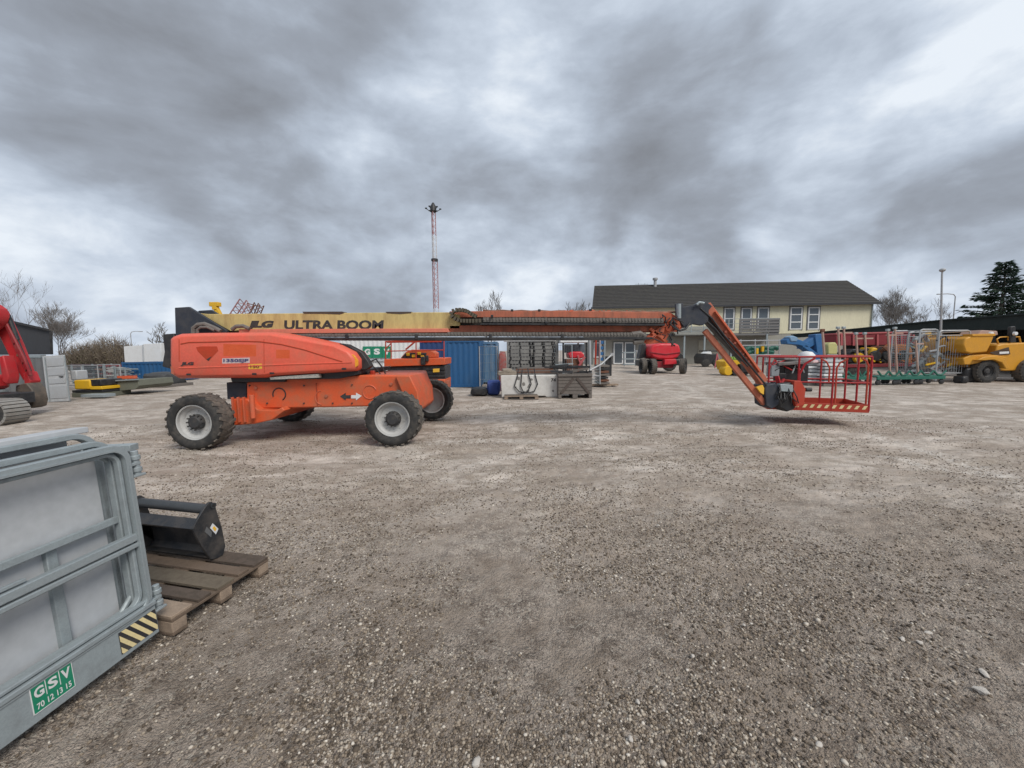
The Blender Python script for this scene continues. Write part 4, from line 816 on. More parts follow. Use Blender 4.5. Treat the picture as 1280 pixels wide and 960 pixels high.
# canopy over the entrance
cs0 = US(836, 415)[0]; cs1 = US(905, 415)[0]
m_ = MB(); zc = US(860, 418)[1]; vs = [W3(s, d, z) for s in (cs0, cs1) for d, z in ((0, zc+1.0), (-2.4, zc), (-2.4, zc-.18), (0, zc+.8))]; m_.add(vs, [(0, 1, 2, 3), (7, 6, 5, 4)]+[(i, i+4, (i+1) % 4+4, (i+1) % 4) for i in range(4)]); part('canopy', m_, mat('canopy_felt', (.22, .22, .20), .8, 0, .4, (.14, .13, .12), .2, 1), bd)
m_ = MB(); bbox(m_, -.2, cs0, -1.6, 0, zc-.25, zc+.1); part('eave_board', m_, DRK, bd)
for s in (US(847, 440)[0], US(871, 440)[0], US(903, 440)[0], US(945, 440)[0]):
    m_ = MB(); bbox(m_, s-.09, s+.09, -2.25, -2.07, -.2, zc-.15); part('post', m_, GLD, bd)
for (u0, u1, v0, v1) in ((767, 779, 428, 455), (781, 794, 428, 455), (742, 752, 428, 447), (914, 922, 424, 452)):
    window(u0, u1, v0, v1, 1, 'door')
m_ = MB(); sA, zA = US(873, 425); sB, _ = US(900, 425); bbox(m_, sA, sB, -.04, .0, -.2, zA)
for k in range(5): z = zA*k/5; bbox(m_, sA, sB, -.06, -.045, z+.03, z+zA/5-.03)
part('garage_door', m_, mat('cream_door', (.42, .40, .33), .6), bd)
# long shed at the right
shp = [(1290, 391.5, 24), (1180, 400, 30.0), (1085, 409.5, 36.5), (990, 418.5, 43.0)]
st = [P(*q) for q in shp]; base = Vector((st[1][0], st[1][1], 0))
sh = T('long_shed', 'long open fronted shed with a dark green fascia along the right side of the yard', 'shed', base)
fh = [1.0, .8, .5, .35]
m_ = MB(); vs = []
ex = st[0]+(st[0]-st[1])*1.2; ST = [ex]+st; FH = [1.25]+fh
nrm = Vector(((st[0]-st[3])[1], -(st[0]-st[3])[0], 0)).normalized(); nrm = -nrm if nrm[1] < 0 else nrm
for q, h in zip(ST, FH): vs += [q, q-Vector((0, 0, h)), q+nrm*.15-Vector((0, 0, h)), q+nrm*.15]
fs = [(0, 1, 2, 3), tuple(range(len(vs)-4, len(vs)))]
for i in range(len(ST)-1):
    a = i*4; fs += [(a+k, a+(k+1) % 4, a+4+(k+1) % 4, a+4+k) for k in range(4)]
m_.add(vs, fs); part('fascia', m_, DGR, sh)
m_ = MB(); vs = []
for q in ST: vs += [q+Vector((0, 0, .04))-nrm*.15, q+nrm*6+Vector((0, 0, .06)), q+nrm*6-Vector((0, 0, .04)), q-nrm*.15-Vector((0, 0, .06))]
m_.add(vs, fs); part('roof', m_, DGR, sh)
m_ = MB()
for i in range(len(ST)-1):
    a, b = ST[i]+nrm*6, ST[i+1]+nrm*6; m_.corr(((b[0], b[1])), ((a[0], a[1])), -.2, min(a[2], b[2])-.05, .3, .04, .06)
part('back_wall', m_, DIN, sh)
for i in range(len(ST)-1):
    for t in (0, .5):
        q = ST[i]+(ST[i+1]-ST[i])*t+nrm*.08; h = FH[i]; m_ = MB(); m_.box((q[0], q[1], (q[2]-h)/2), (.16, .16, q[2]-h)); part('post', m_, DIN, sh)
# dark storage shed, left
SY = 17.2
ss = T('storage_shed', 'dark sheet clad upper storage shed above the grey containers on the left', 'shed', (P(0, 440, SY)[0], SY+3, 0))
def skew(mb, Y0):
    mb.v = [(v[0]+(v[1]-Y0)*v[0]/Y0*1.03 if v[0] < -5 else v[0], v[1], v[2]) for v in mb.v]; return mb
m_ = MB(); m_.prism(PX([(-90, 380), (15, 402), (64, 413.5), (64, 443), (-90, 443)], SY), SY, SY+5); skew(m_, SY); part('clad_wall', m_, DRK, ss)
m_ = MB(); m_.prism(PX([(-90, 378), (15, 400), (65.5, 411.5), (65.5, 414), (15, 403), (-90, 381)], SY), SY-.12, SY+5.1); skew(m_, SY-.12); part('roof_edge', m_, BLK, ss)
m_ = MB(); a = P(63.5, 414, SY-.06); m_.tube([a, P(64.5, 443, SY-.06)], .05, 8); part('downpipe', m_, BLK, ss)
m_ = MB(); m_.prism(PX([(-90, 443.5), (54, 443.5), (54, 447), (-90, 447)], SY-.4), SY-.5, SY-.3); part('edge_beam', m_, GLD, ss)
for u in (2, 25, 50):
    q = P(u, 446, SY-.4); m_ = MB(); m_.box((q[0], SY-.4, q[2]/2-.1), (.14, .14, q[2]+.15)); part('post', m_, GLD, ss)
# grey container with its door open
CY = 15.9
ct = T('shipping_container', 'grey shipping container with its pale door swung open on the left', 'container', (P(20, 500, CY)[0], CY+2, 0))
q0 = P(-60, 446, CY+.2); q1 = P(54, 446, CY+.2)
m_ = MB(); m_.corr((q0[0], CY+.2), (q1[0], CY+.2), 0, P(30, 448, CY+.2)[2], .28, -.04, .1); part('front_wall', m_, GRC, ct)
m_ = MB(); m_.box2((q0[0], CY+.32, .0), (q1[0], CY+6, P(30, 448, CY+.2)[2])); skew(m_, CY+.32); part('body', m_, GRC, ct)
m_ = MB(); dr = [(54.5, 445.5), (81.5, 443.5), (88.5, 501), (61, 502.5)]; m_.prism(PX(dr, CY), CY-.05, CY); do_ = part('door', m_, CDR, ct, .01)
def lerp(p, q, t): return (p[0]+(q[0]-p[0])*t, p[1]+(q[1]-p[1])*t)
def dq(a, b): return lerp(lerp(dr[0], dr[1], a), lerp(dr[3], dr[2], a), b)
for b0_, b1_ in ((.05, .23), (.27, .43), (.50, .61), (.66, .93)):
    m_ = MB(); m_.prism(PX([dq(.12, b0_), dq(.88, b0_), dq(.88, b1_), dq(.12, b1_)], CY-.05), CY-.07, CY-.052); part('pressed_panel', m_, mat('door_panel_shade', (.42, .44, .455), .5, 0, .35, (.3, .29, .26), .1, 3), do_, .006)
for a in (.04, .95):
    m_ = MB(); m_.tube([P(*dq(a, .02), CY-.075), P(*dq(a, .98), CY-.075)], .018, 8); part('lock_rod', m_, GLD, do_)
m_ = MB(); m_.beam(P(*dq(.6, .46), CY-.08), P(*dq(.6, .46), CY-.08)+Vector((.16, 0, 0)), .03, .03); part('lock_handle', m_, BLK, do_)
# ------------------------------------------------------------------ red excavator at the left edge
ex_ = T('excavator', 'red tracked excavator at the left edge with its bucket curled to the ground', 'excavator', (-15.3, 11.6, 0))
def track(y0, y1):
    x1 = P(38, 515, y1)[0]-(1.6 if y0 > 12 else 0); x0 = x1-3.2; r = .33
    pts = [(x1-r+r*math.cos(a), .35+r*math.sin(a)) for a in [math.radians(-90+180*i/10) for i in range(11)]]+[(x0+r-r*math.cos(a), .35+r*math.sin(a)) for a in [math.radians(90-180*i/10) for i in range(11)]]
    m_ = MB(); m_.prism(pts, y0, y1); tr = part('track', m_, RUB, ex_)
    m_ = MB(); n = len(pts)
    L_ = []
    for i in range(n):
        a = Vector((pts[i][0], 0, pts[i][1])); b = Vector((pts[(i+1) % n][0], 0, pts[(i+1) % n][1])); k = max(1, int((b-a).length/.13))
        for j in range(k): L_.append((a+(b-a)*(j+.5)/k, (b-a).normalized()))
    for c, d in L_: m_.beam(c-d*.04+Vector((0, (y0+y1)/2, 0)), c+d*.045+Vector((0, (y0+y1)/2, 0)), (y1-y0)*1.04, .07, up=tuple(Vector((0, -1, 0)).cross(d)))
    s_ = part('track_shoes', m_, mat('worn_track_steel', (.30, .29, .27), .6, .2, .5, (.18, .14, .11), .3, 6), tr); s_['kind'] = 'stuff'
track(10.6, 11.15); track(12.4, 12.95)
m_ = MB(); m_.box((-16.6, 11.8, .6), (2.2, 1.3, .35)); part('undercarriage', m_, BLK, ex_, .03)
m_ = MB(); q = P(15, 480, 12.6); m_.box2((q[0]-2.4, 10.9, .86), (q[0], 12.6, 1.34)); part('body', m_, EXR, ex_, .12)
m_ = MB(); m_.box2((q[0]-2.3, 10.95, .66), (q[0]-.05, 12.55, .86)); part('body_skirt', m_, GLD, ex_, .04)
m_ = MB(); m_.box((q[0]-1.6, 11.2, 1.95), (1.2, .9, 1.25)); cb = part('cab', m_, GLS, ex_, .08)
m_ = MB(); m_.box((q[0]-1.6, 11.2, 2.6), (1.3, 1.0, .08)); part('cab_roof', m_, EXR, cb, .03)
def arm(name, pts, Y0, Y1, m=EXR, parent=ex_, bevel=.03): 
    m_ = MB(); m_.prism(PX(pts, (Y0+Y1)/2), Y0, Y1); return part(name, m_, m, parent, bevel)
arm('boom', [(-60, 410), (-35, 385), (-8, 380), (0, 386), (3, 395), (0, 405), (-9, 412), (-22, 440), (-28, 470), (-60, 470)], 12.2, 12.6)
arm('stick', [(0, 388), (6, 388), (12, 400), (26, 430), (40, 466), (43, 474), (38, 479), (33, 474), (18, 448), (4, 420), (-4, 405)], 12.7, 12.92)
arm('stick_stiffener', [(4, 400), (8, 400), (32, 448), (40, 470), (36, 470), (24, 446)], 12.55, 12.63, mat('dark_red_paint', (.25, .015, .02), .5))
m_ = MB(); m_.tube([P(10, 394, 12.65), P(22, 425, 12.65)], .06, 10); m_.tube([P(22, 425, 12.65), P(38, 464, 12.65)], .035, 8); part('bucket_cylinder', m_, BLK, ex_)
for u, v in ((20, 430), (24, 444), (31, 454), (35, 463)):
    m_ = MB(); q = P(u, v, 12.6); m_.box(q, (.08, .1, .10), RY(.4)); part('hose_fitting', m_, YEM if v in (452, 462) else RST, ex_, .02)
arm('bucket_link', [(36, 466), (40, 464), (45, 476), (42, 484), (37, 480)], 12.65, 12.95)
arm('bucket', [(29, 481), (42, 478), (49, 486), (52, 500), (50, 508), (43, 510), (36, 504), (28, 494)], 12.55, 12.95, mat('worn_bucket_steel', (.10, .085, .07), .6, .2, .6, (.22, .17, .13), .3, 4))
arm('lower_red_link', [(6, 446), (11, 444), (18, 470), (16, 480), (10, 476)], 12.2, 12.5)
# ------------------------------------------------------------------ trees
def bare_tree(name_label, base, h, seed, spread=.5, levels=6, group='bare winter trees behind the yard', r0=.16, trunkf=.28, nb=3, cat='tree', m=BRK, minr=.02):
    rs = random.Random(seed); t = T('bare_tree', name_label, cat, base, group); tr = MB(); cr = MB()
    def grow(p, d, l, r, lev):
        mb = tr if lev == 0 else cr; n = 3; pts = [p]; rr = [r]; q = p; dd = d
        for i in range(n):
            dd = (dd+Vector((rs.uniform(-1, 1), rs.uniform(-1, 1), rs.uniform(-.3, .6)))*.12).normalized(); q = q+dd*l/n; pts.append(q); rr.append(max(minr*.7, r*(1-.42*(i+1)/n)))
        mb.tube(pts, rr, 6 if lev < 2 else 3, lev < 2)
        if lev >= levels: return
        k = nb+(1 if rs.random() < .5 else 0)+(2 if lev == 0 else 0)
        for i in range(k):
            f = rs.uniform(.45, 1) if lev else rs.uniform(.6, 1); idx = min(n, max(1, int(f*n+.5))); b_ = pts[idx]
            sd = Vector((rs.uniform(-1, 1), rs.uniform(-1, 1), rs.uniform(-.1, .9))).normalized(); nd = (dd*(1-spread)+sd*spread*1.15+Vector((0, 0, .16))).normalized(); grow(b_, nd, l*rs.uniform(.58, .82), max(minr, rr[idx]*.62), lev+1)
    grow(Vector(base)-Vector((0, 0, .2)), Vector((0, 0, 1)), h*trunkf, r0, 0)
    part('trunk', tr, m, t); c_ = part('crown', cr, m, t); return t
FTW = mat('far_grey_twigs', (.20, .185, .175), .9)  # bark colour paled so fine far twigs blend into the sky
def gp(u, Y, v=440): q = P(u, v, Y); return (q[0], Y, 0)
bare_tree('large bare spreading tree behind the dark shed at the far left', gp(30, 33, 400), 11.8, 4, .46, 6, r0=.08, minr=.006, nb=2, m=FTW)
bare_tree('bare tree with low branches right of the dark shed', gp(72, 36, 400), 9, 9, .5, 6, r0=.08, minr=.008, nb=3, m=FTW)
bare_tree('small bare tree behind the white cabin near the lift tail', gp(203, 40, 400), 6.6, 14, .42, 6, minr=.016, nb=2)
bare_tree('bare tree top showing over the boom just right of the mast', gp(616, 62), 13.5, 21, .36, 6, minr=.022, nb=2)
bare_tree('faint small bare tree showing over the boom left of the tiled roof', gp(722, 80), 15.5, 23, .36, 6, minr=.026, nb=2)
bare_tree('bare twiggy tree just right of the cream building gable', gp(1113, 60, 390), 13.5, 31, .46, 6, r0=.085, minr=.010, nb=3, m=FTW)
bare_tree('bare twiggy tree between the gable tree and the lamp post', gp(1148, 57, 390), 12.5, 33, .46, 6, r0=.085, minr=.010, nb=3, m=FTW)
def bush(label, base, w_, h, seed, m1, m2, n=900, grp='scrubby winter bushes beyond the containers'):
    rs = random.Random(seed); t = T('bush', label, 'bush', base, grp); st_ = MB(); fo = MB()
    for i in range(n//4):
        a = rs.uniform(0, 6.28); f = rs.random()**.5; x = math.cos(a)*w_/2*f; y = math.sin(a)*w_/3*f; z1 = h*(1-.45*f*f)*rs.uniform(.75, 1.05)
        b_ = Vector(base)+Vector((x*.6, y*.6, 0)); tp = Vector(base)+Vector((x, y, z1)); st_.tube([b_, (b_+tp)/2+Vector((rs.uniform(-.2, .2), 0, 0)), tp], [.022, .016, .008], 3, False)
        for j in range(3): c = b_+(tp-b_)*rs.uniform(.5, .95); st_.tube([c, c+Vector((rs.uniform(-.7, .7), rs.uniform(-.5, .5), rs.uniform(.3, .9)))], [.016, .008], 3, False)
    for i in range(n):
        a = rs.uniform(0, 6.28); f = rs.random()**.4; ph = rs.random(); x = math.cos(a)*w_/2*f; y = math.sin(a)*w_/3*f; z = h*.9*(1-.5*f*f)*rs.uniform(.15, 1)
        c = Vector(base)+Vector((x, y, z)); s = rs.uniform(.05, .13); e1 = Vector((rs.uniform(-1, 1), rs.uniform(-1, 1), rs.uniform(-1, 1))).normalized()*s; e2 = Vector((rs.uniform(-1, 1), rs.uniform(-1, 1), rs.uniform(-1, 1))).normalized()*s*.6
        fo.add([c-e1, c+e2, c+e1, c-e2], [(0, 1, 2, 3)])
    part('stems', st_, m2, t)['kind'] = 'stuff'; part('foliage', fo, m1, t)['kind'] = 'stuff'
BS1 = mat('winter_bush_leaf', (.12, .115, .065), .9, 0, .6, (.19, .155, .105), .1, 1); BS2 = mat('twig_brown', (.19, .155, .12), .9)
bush('rounded olive brown bush left of the white cabin, leftmost of the two', gp(108, 42), 5.0, 3.3, 1, BS1, BS2, 1600)
bush('wide scrubby brown bush touching the white cabin', gp(140, 40), 5.0, 3.9, 2, mat('brown_bush_leaf', (.15, .125, .08), .9, 0, .6, (.22, .18, .13), .1, 1), BS2, 1500)
# conifer
def conifer():
    base = gp(1256, 40, 340); H = P(1256, 325, 40)[2]; rs = random.Random(5); t = T('conifer_tree', 'dark green conifer with drooping tiers rising behind the long shed', 'tree', base)
    m_ = MB(); m_.tube([base, (base[0], base[1], H*.5), (base[0]+.1, base[1], H*.98)], [.3, .17, .02], 8); part('trunk', m_, BRK, t)
    br = MB(); fo = MB(); z = H*.22
    while z < H*.985:
        f = (H-z)/(H*.78); R = (.25+3.7*f**.8); k = int(7+7*f)
        for i in range(k):
            a = rs.uniform(0, 6.28); r = R*rs.uniform(.62, 1.12); tip = Vector((math.cos(a)*r, math.sin(a)*r, -.10*r+rs.uniform(-.25, .25))); o = Vector((base[0], base[1], z+rs.uniform(-.2, .2)))
            mid = o+tip*.5+Vector((0, 0, .12*r)); end = o+tip+Vector((0, 0, .22*r)); br.tube([o, mid, end], [.045, .03, .01], 3, False)
            n = int(10+r*16)
            for j in range(n):
                s = rs.uniform(.12, 1); c = o.lerp(mid, s*2) if s < .5 else mid.lerp(end, s*2-1); wd = (.62*(1.1-s)+.10)
                side = Vector((-math.sin(a), math.cos(a), 0))*rs.uniform(-1, 1)*wd; c = c+side+Vector((0, 0, rs.uniform(-.16, .06)-abs(side.length)*.15)); l = rs.uniform(.14, .34)
                d = (Vector((math.cos(a), math.sin(a), 0))*.7+side*.9+Vector((0, 0, rs.uniform(-.5, .1)))).normalized()*l; q = Vector((rs.uniform(-1, 1), rs.uniform(-1, 1), rs.uniform(-1, 1))).normalized()*l*.28
                fo.add([c-d*.5-q*.4, c+q, c+d, c-q], [(0, 1, 2, 3)])
        z += .30+.12*f
    part('branches', br, BRK, t)['kind'] = 'stuff'; part('crown', fo, mat('dark_needles', (.018, .042, .026), .8, 0, .5, (.035, .06, .032), .1, 1.5), t)
conifer()
# ------------------------------------------------------------------ mast, lamps
def mast():
    Y = 120; b = P(546, 430, Y); top = P(543, 263, Y)[2]; t = T('lattice_mast', 'tall red and white lattice mast rising above the yellow boom', 'mast', (b[0], Y, 0))
    bx = b[0]; secs = [(0, 22, 1.15), (22, 32, .9), (32, top, .75)]
    k = 0
    for z0, z1, w_ in ((0, 15, .95), (15, P(545, 325, Y)[2], .9), (P(545, 325, Y)[2], (P(545, 325, Y)[2]+top)/2, .72), ((P(545, 325, Y)[2]+top)/2, top, .66)):
        m_ = MB(); cs = [Vector((math.cos(a)*w_, math.sin(a)*w_, 0)) for a in (.5, .5+2.094, .5+4.189)]; n = int((z1-z0)/1.5); C_ = Vector((bx, Y, 0))
        for c in cs: m_.tube([C_+c+Vector((0, 0, z0)), C_+c+Vector((0, 0, z1))], .13, 5)
        for i in range(n):
            za = z0+(z1-z0)*i/n; zb = z0+(z1-z0)*(i+1)/n
            for j in range(3): m_.tube([C_+cs[j]+Vector((0, 0, za)), C_+cs[(j+1) % 3]+Vector((0, 0, zb))], .06, 4)
        part('lattice_section', m_, TWR if k % 2 else TWW, t); k += 1
    m_ = MB(); zz = P(545, 325, Y)[2]; m_.lathe([(0, zz-.3), (1.05, zz-.3), (1.05, zz+.3), (0, zz+.3)], (bx, Y, 0), 10, 'z'); part('junction_collar', m_, BLK, t)
    m_ = MB(); m_.lathe([(0, top-.5), (1.0, top-.3), (.8, top+1.2), (.3, top+2.2), (0, top+2.2)], (bx, Y, 0), 10, 'z'); part('head_platform', m_, BLK, t)
    for a in range(6):
        an = a*math.pi/3+.2; d = Vector((math.cos(an), math.sin(an), 0)); m_ = MB(); m_.beam(Vector((bx, Y, top-.6))+d*.5, Vector((bx, Y, top+.4))+d*2.1, .18, .16); m_.box(Vector((bx, Y, top+.5))+d*2.1, (.6, .35, .3)); part('floodlight_arm', m_, BLK, t)
mast()
def lamp(label, u, vt, Y, arm=None, r=.11, head=.3, grp=None, lean=False):
    b = gp(u, Y, 390); zt = P(u, vt, Y)[2]; t = T('street_lamp', label, 'street lamp', b if not lean else (P(u, 436, Y)[0], Y, 0), grp); m_ = MB(); tx = P(u, vt, Y)[0]; bx_ = P(u, 436, Y)[0]; b = (bx_, Y, 0) if lean else b; pts = [Vector(b), Vector((tx if lean else b[0], Y, zt-.3))]
    if arm: pts += [Vector((b[0]+arm*.12, Y, zt)), Vector((b[0]+arm*.5, Y, zt+.1)), Vector((b[0]+arm, Y, zt+.05))]
    else: pts += [Vector((tx if lean else b[0], Y, zt))]
    m_.tube(pts, [r]+[r*.7]*(len(pts)-1), 8); part('pole', m_, GLV, t); m_ = MB(); e = pts[-1]
    if arm: m_.box(e, (abs(head)*1.6, .25, .12))
    else: m_.lathe([(0, -.08), (.09, -.08), (.15, -.01), (.15, .06), (.07, .12), (0, .13)], e, 12, 'z')
    part('lamp_head', m_, GLV, t, .02)
lamp('tall grey lamp post with a round head standing in front of the long shed', 1178, 338, 24, lean=True, r=.065)
lamp('thin street lamp with a curved arm behind the long shed', 1192.5, 368, 55, -2.3, .09, .35)
lamp('small curved street lamp behind the white cabin at the left', 160.5, 415, 60, 1.6, .07, .3)
# ------------------------------------------------------------------ yard clutter, left
def pboxes(T_, name, u0, v0, u1, v1, Y, dep, m, bevel=.01, parent=None, label=None):
    a = P(u0, v1, Y); b = P(u1, v0, Y); c = P(u0, v0, Y); m_ = MB(); m_.box2((a[0] if abs(a[0]-c[0]) < .4 else (a[0]+c[0])/2, Y, a[2]), (b[0], Y+dep, b[2])); return part(name, m_, m, parent or T_, bevel, label)
def base_at(u, Y): return gp(u, Y)
# yellow power unit on skids
yp = T('power_unit', 'yellow power unit with black grille on a low skid by the container door', 'machine', base_at(110, 17.5))
pboxes(yp, 'skid', 90, 491, 129, 496.5, 17.5, 1.3, OLV); pboxes(yp, 'hood', 93, 475, 112, 487, 17.5, 1.1, YEM, .05); pboxes(yp, 'grille', 112.5, 474.5, 125.5, 482.5, 17.55, 1.0, BLK, .03); pboxes(yp, 'lower_panel', 112.5, 483, 127, 487, 17.48, 1.1, YEM, .02)
pboxes(yp, 'base_frame', 90, 487.5, 128, 491, 17.52, 1.2, BLK, .02); pboxes(yp, 'tow_plate', 101, 493, 130, 497, 16.9, .5, GLD, .01)
pboxes(yp, 'exhaust_cover', 89, 463, 95, 475, 18.2, .5, SHT, .04)
# flat steel skip
sk = T('flat_skip', 'low olive grey steel skip with sloping ends left of the blue container', 'skip', base_at(150, 18.3))
m_ = MB(); m_.prism(PX([(126, 477), (172, 474.5), (174, 482), (170, 486.5), (129, 491), (126, 486)], 18.3), 18.3, 20.2); part('body', m_, OLV, sk, .02)
m_ = MB(); m_.prism(PX([(125.5, 476), (172.5, 473.6), (172.5, 475), (125.5, 477.6)], 18.25), 18.2, 18.3); part('rim', m_, GLD, sk)
oc = T('beam_bundle', 'bundle of orange beams lying on the flat skip', 'beams', (P(160, 474, 18.9)[0], 18.9, P(160, 474, 18.9)[2]))
for k in range(3):
    m_ = MB(); m_.beam(P(148, 473.5-k*1.4, 18.8+k*.2), P(170, 472.5-k*1.2, 18.8+k*.2), .15, .06); part('beam', m_, ORC, oc, .01)
# mesh fences
def fence_panel(label, u0, u1, vt, vb, Y0, Y1, grp='mesh fence panels in the yard', col=GLV, nv=14, nh=5):
    a = P(u0, vb, Y0); b = P(u1, vb, Y1); at_ = P(u0, vt, Y0); h = at_[2]; b_ = Vector((a[0], Y0, 0)); e_ = Vector((b[0], Y1, 0)); t = T('mesh_fence', label, 'fence', (b_+e_)/2, grp)
    m_ = MB(); Z = Vector((0, 0, h)); F1 = Vector((0, 0, .12)); m_.tube([b_+F1, b_+Z, e_+Z, e_+F1, b_+F1], .03, 6); part('frame', m_, col, t)
    m_ = MB()
    for i in range(1, nv): q = b_.lerp(e_, i/nv); m_.tube([q+F1, q+Z], .007, 3, False)
    for i in range(1, nh): f = F1.lerp(Z, i/nh); m_.tube([b_+f, e_+f], .008, 3, False)
    part('mesh', m_, GLD, t); return t
fence_panel('mesh fence panel left of the yellow power unit', 86, 104, 457, 480, 23, 22.6); fence_panel('mesh fence panel behind the yellow power unit', 104, 124, 457, 480, 22.6, 22.4)
fence_panel('mesh fence panel left of the blue container, behind the flat skip', 124, 152, 456, 479, 22.4, 22.2)
# stillages of scaffold tubes behind
def stillage(label, u0, u1, vb, vt, Y, dep, m1, m2, seed, grp='stillages of scaffold parts at the back of the yard'):
    rs = random.Random(seed); a = P(u0, vb, Y); b = P(u1, vt, Y); x0, x1, h = a[0], b[0], max(.5, b[2]); t = T('stillage', label, 'stillage', ((x0+x1)/2, Y+dep/2, 0), grp)
    for x in (x0+.04, x1-.04):
        for y in (Y+.04, Y+dep-.04): m_ = MB(); m_.box((x, y, h/2), (.07, .07, h)); part('post', m_, m2, t)
    m_ = MB(); m_.tube([(x0, Y, .15), (x1, Y, .15), (x1, Y+dep, .15), (x0, Y+dep, .15), (x0, Y, .15)], .05, 5); part('base_frame', m_, m2, t)
    m_ = MB()
    n = 5+int((x1-x0)*2)
    for i in range(n*3):
        z = .25+rs.random()*(h-.35); y = Y+.1+rs.random()*(dep-.2); m_.tube([(x0-rs.uniform(-.1, .15), y, z), (x1+rs.uniform(-.1, .15), y, z+rs.uniform(-.04, .04))], rs.uniform(.03, .06), 6)
    part('tubes', m_, m1, t)['kind'] = 'stuff'
mm_ = [RST, TAN, GLD, MAR, PNK, BLU, OLV]
for i, (u0, u1, vt, Y, lb) in enumerate([(90, 103, 456, 26, 'stillage with bluish steel tubes behind the yellow power unit'), (103, 116, 458, 27, 'stillage of rusty tubes, second from the container door'), (116, 130, 455, 27.5, 'stillage with maroon tubes midway between door and blue container'),
                                          (130, 143, 457, 26, 'stillage of pale tubes behind the flat skip'), (143, 156, 459, 26, 'stillage of dark tubes touching the blue container at the left')]): stillage(lb, u0, u1, 478, vt, Y, 1.4, mm_[[5, 0, 3, 1, 2][i]], GLD, i)
m_ = MB(); a = P(86, 448, 30); b = P(152, 470, 30); m_.corr((a[0], 30), (b[0], 30), 0, P(120, 455, 30)[2], .5, .05, .08); single('back_fence', m_, mat('dull_violet_brown_boards', (.11, .09, .10), .8, 0, .5, (.17, .16, .16), .2, 1), 'low dull brown board fence behind the stillages at the left', 'fence', at=(a[0], 30, 0))
# blue container, white cabin, tarps at left
def container(label, u0, u1, vt, vb, Y, dep, m, doors=True, h=None, grp=None, name='shipping_container'):
    a = P(u0, vb, Y); b = P(u1, vt, Y); x0, x1 = a[0], b[0]; h = b[2]; t = T(name, label, 'container', ((x0+x1)/2, Y+dep/2, 0), grp); z0 = max(0, a[2])
    m_ = MB(); m_.corr((x0+.1, Y), (x1-.1, Y), z0+.15, h-.12, .28, .035, .05); part('front_wall', m_, m, t)
    m_ = MB(); m_.box2((x0+.02, Y+.07, z0+.04), (x1-.02, Y+dep, h-.02)); part('body', m_, m, t)
    for x in (x0+.06, x1-.06): m_ = MB(); m_.box2((x-.06, Y-.06, z0), (x+.06, Y+.06, h)); part('corner_post', m_, m, t, .01)
    m_ = MB(); m_.box2((x0+.12, Y-.055, h-.14), (x1-.12, Y+.05, h-.005)); part('top_rail', m_, m, t); m_ = MB(); m_.box2((x0+.12, Y-.055, z0+.01), (x1-.12, Y+.05, z0+.16)); part('bottom_rail', m_, m, t)
    return t
container('long blue container behind the lift tail at the left', 155, 213, 452, 478, 27, 2.4, BLC)
wc = T('site_cabin', 'white site cabin with a stepped roofline above the blue container at the left', 'cabin', base_at(178, 30))
m_ = MB(); m_.prism(PX([(154.5, 433), (178, 431.5), (179, 430), (201, 429), (202, 452), (156, 454)], 30), 30, 32.5); part('wall', m_, WHT, wc, .02); m_ = MB(); a = P(178.5, 431, 29.97); m_.tube([a, P(179.5, 452, 29.97)], .05, 6); part('seam_post', m_, SHT, wc)
m_ = MB(); m_.box2((P(155, 460, 30)[0], 30.02, 0), (P(202, 460, 30)[0], 32.4, P(180, 454, 30)[2])); part('lower_wall', m_, SHT, wc)
tp = T('covered_stack', 'stack covered by a dark rumpled tarpaulin beside the lift rear tyre', 'stack', base_at(195, 24))
def lump(T_, name, u0, u1, vt, vb, Y, dep, m, seed, z_base=None):
    rs = random.Random(seed); a = P(u0, vb, Y); b = P(u1, vt, Y); x0, x1 = a[0], b[0]; z0, z1 = (0 if z_base is None else z_base), b[2]; bm = bmesh.new(); bmesh.ops.create_icosphere(bm, subdivisions=3, radius=1)
    mb = MB(); vs = []
    for q in bm.verts:
        s = [math.copysign(abs(c)**.45, c) for c in q.co]; k = 1+.14*noise.noise(q.co*2.5+Vector((seed*3.1, 0, 0)))
        vs.append(((x0+x1)/2+s[0]*k*(x1-x0)/2, Y+dep/2+s[1]*k*dep/2, (z0+z1)/2+s[2]*k*(z1-z0)/2))
    mb.add(vs, [tuple(x.index for x in f.verts) for f in bm.faces]); bm.free(); return part(name, mb, m, T_)
lump(tp, 'tarpaulin', 175, 207, 466, 486, 22.5, 1.6, mat('dark_grey_tarp', (.05, .052, .055), .6, 0, .5, (.1, .1, .1), .5, 4), 3)
pboxes(tp, 'timber_base', 175, 481, 208, 485.5, 22.3, 1.9, WDG)
# crane and lattice boom far behind the cream boom
lc = T('crawler_crane', 'distant crane with a yellow head and red lattice jib showing over the boom', 'crane', base_at(290, 45))
def lattice(T_, name, u0, v0, u1, v1, Y, w_, m, n=7, r=.035):
    a = P(u0, v0, Y); b = P(u1, v1, Y); d = (b-a).normalized(); s1 = d.cross(Vector((0, 1, 0))).normalized()*w_/2; s2 = Vector((0, w_/2, 0)); cs = [s1+s2, s1-s2, -s1-s2, -s1+s2]; m_ = MB()
    for c in cs: m_.tube([a+c, b+c], r, 5)
    for i in range(n):
        p = a.lerp(b, i/n); q = a.lerp(b, (i+1)/n)
        for j in range(4): m_.tube([p+cs[j], q+cs[(j+1) % 4]], r*.6, 4)
    return part(name, m_, m, T_)
lattice(lc, 'jib', 268, 440, 309, 378, 45, 1.1, TWR, 14, .07); lattice(lc, 'back_mast', 300, 440, 324, 380, 45, .7, RST, 12, .06)
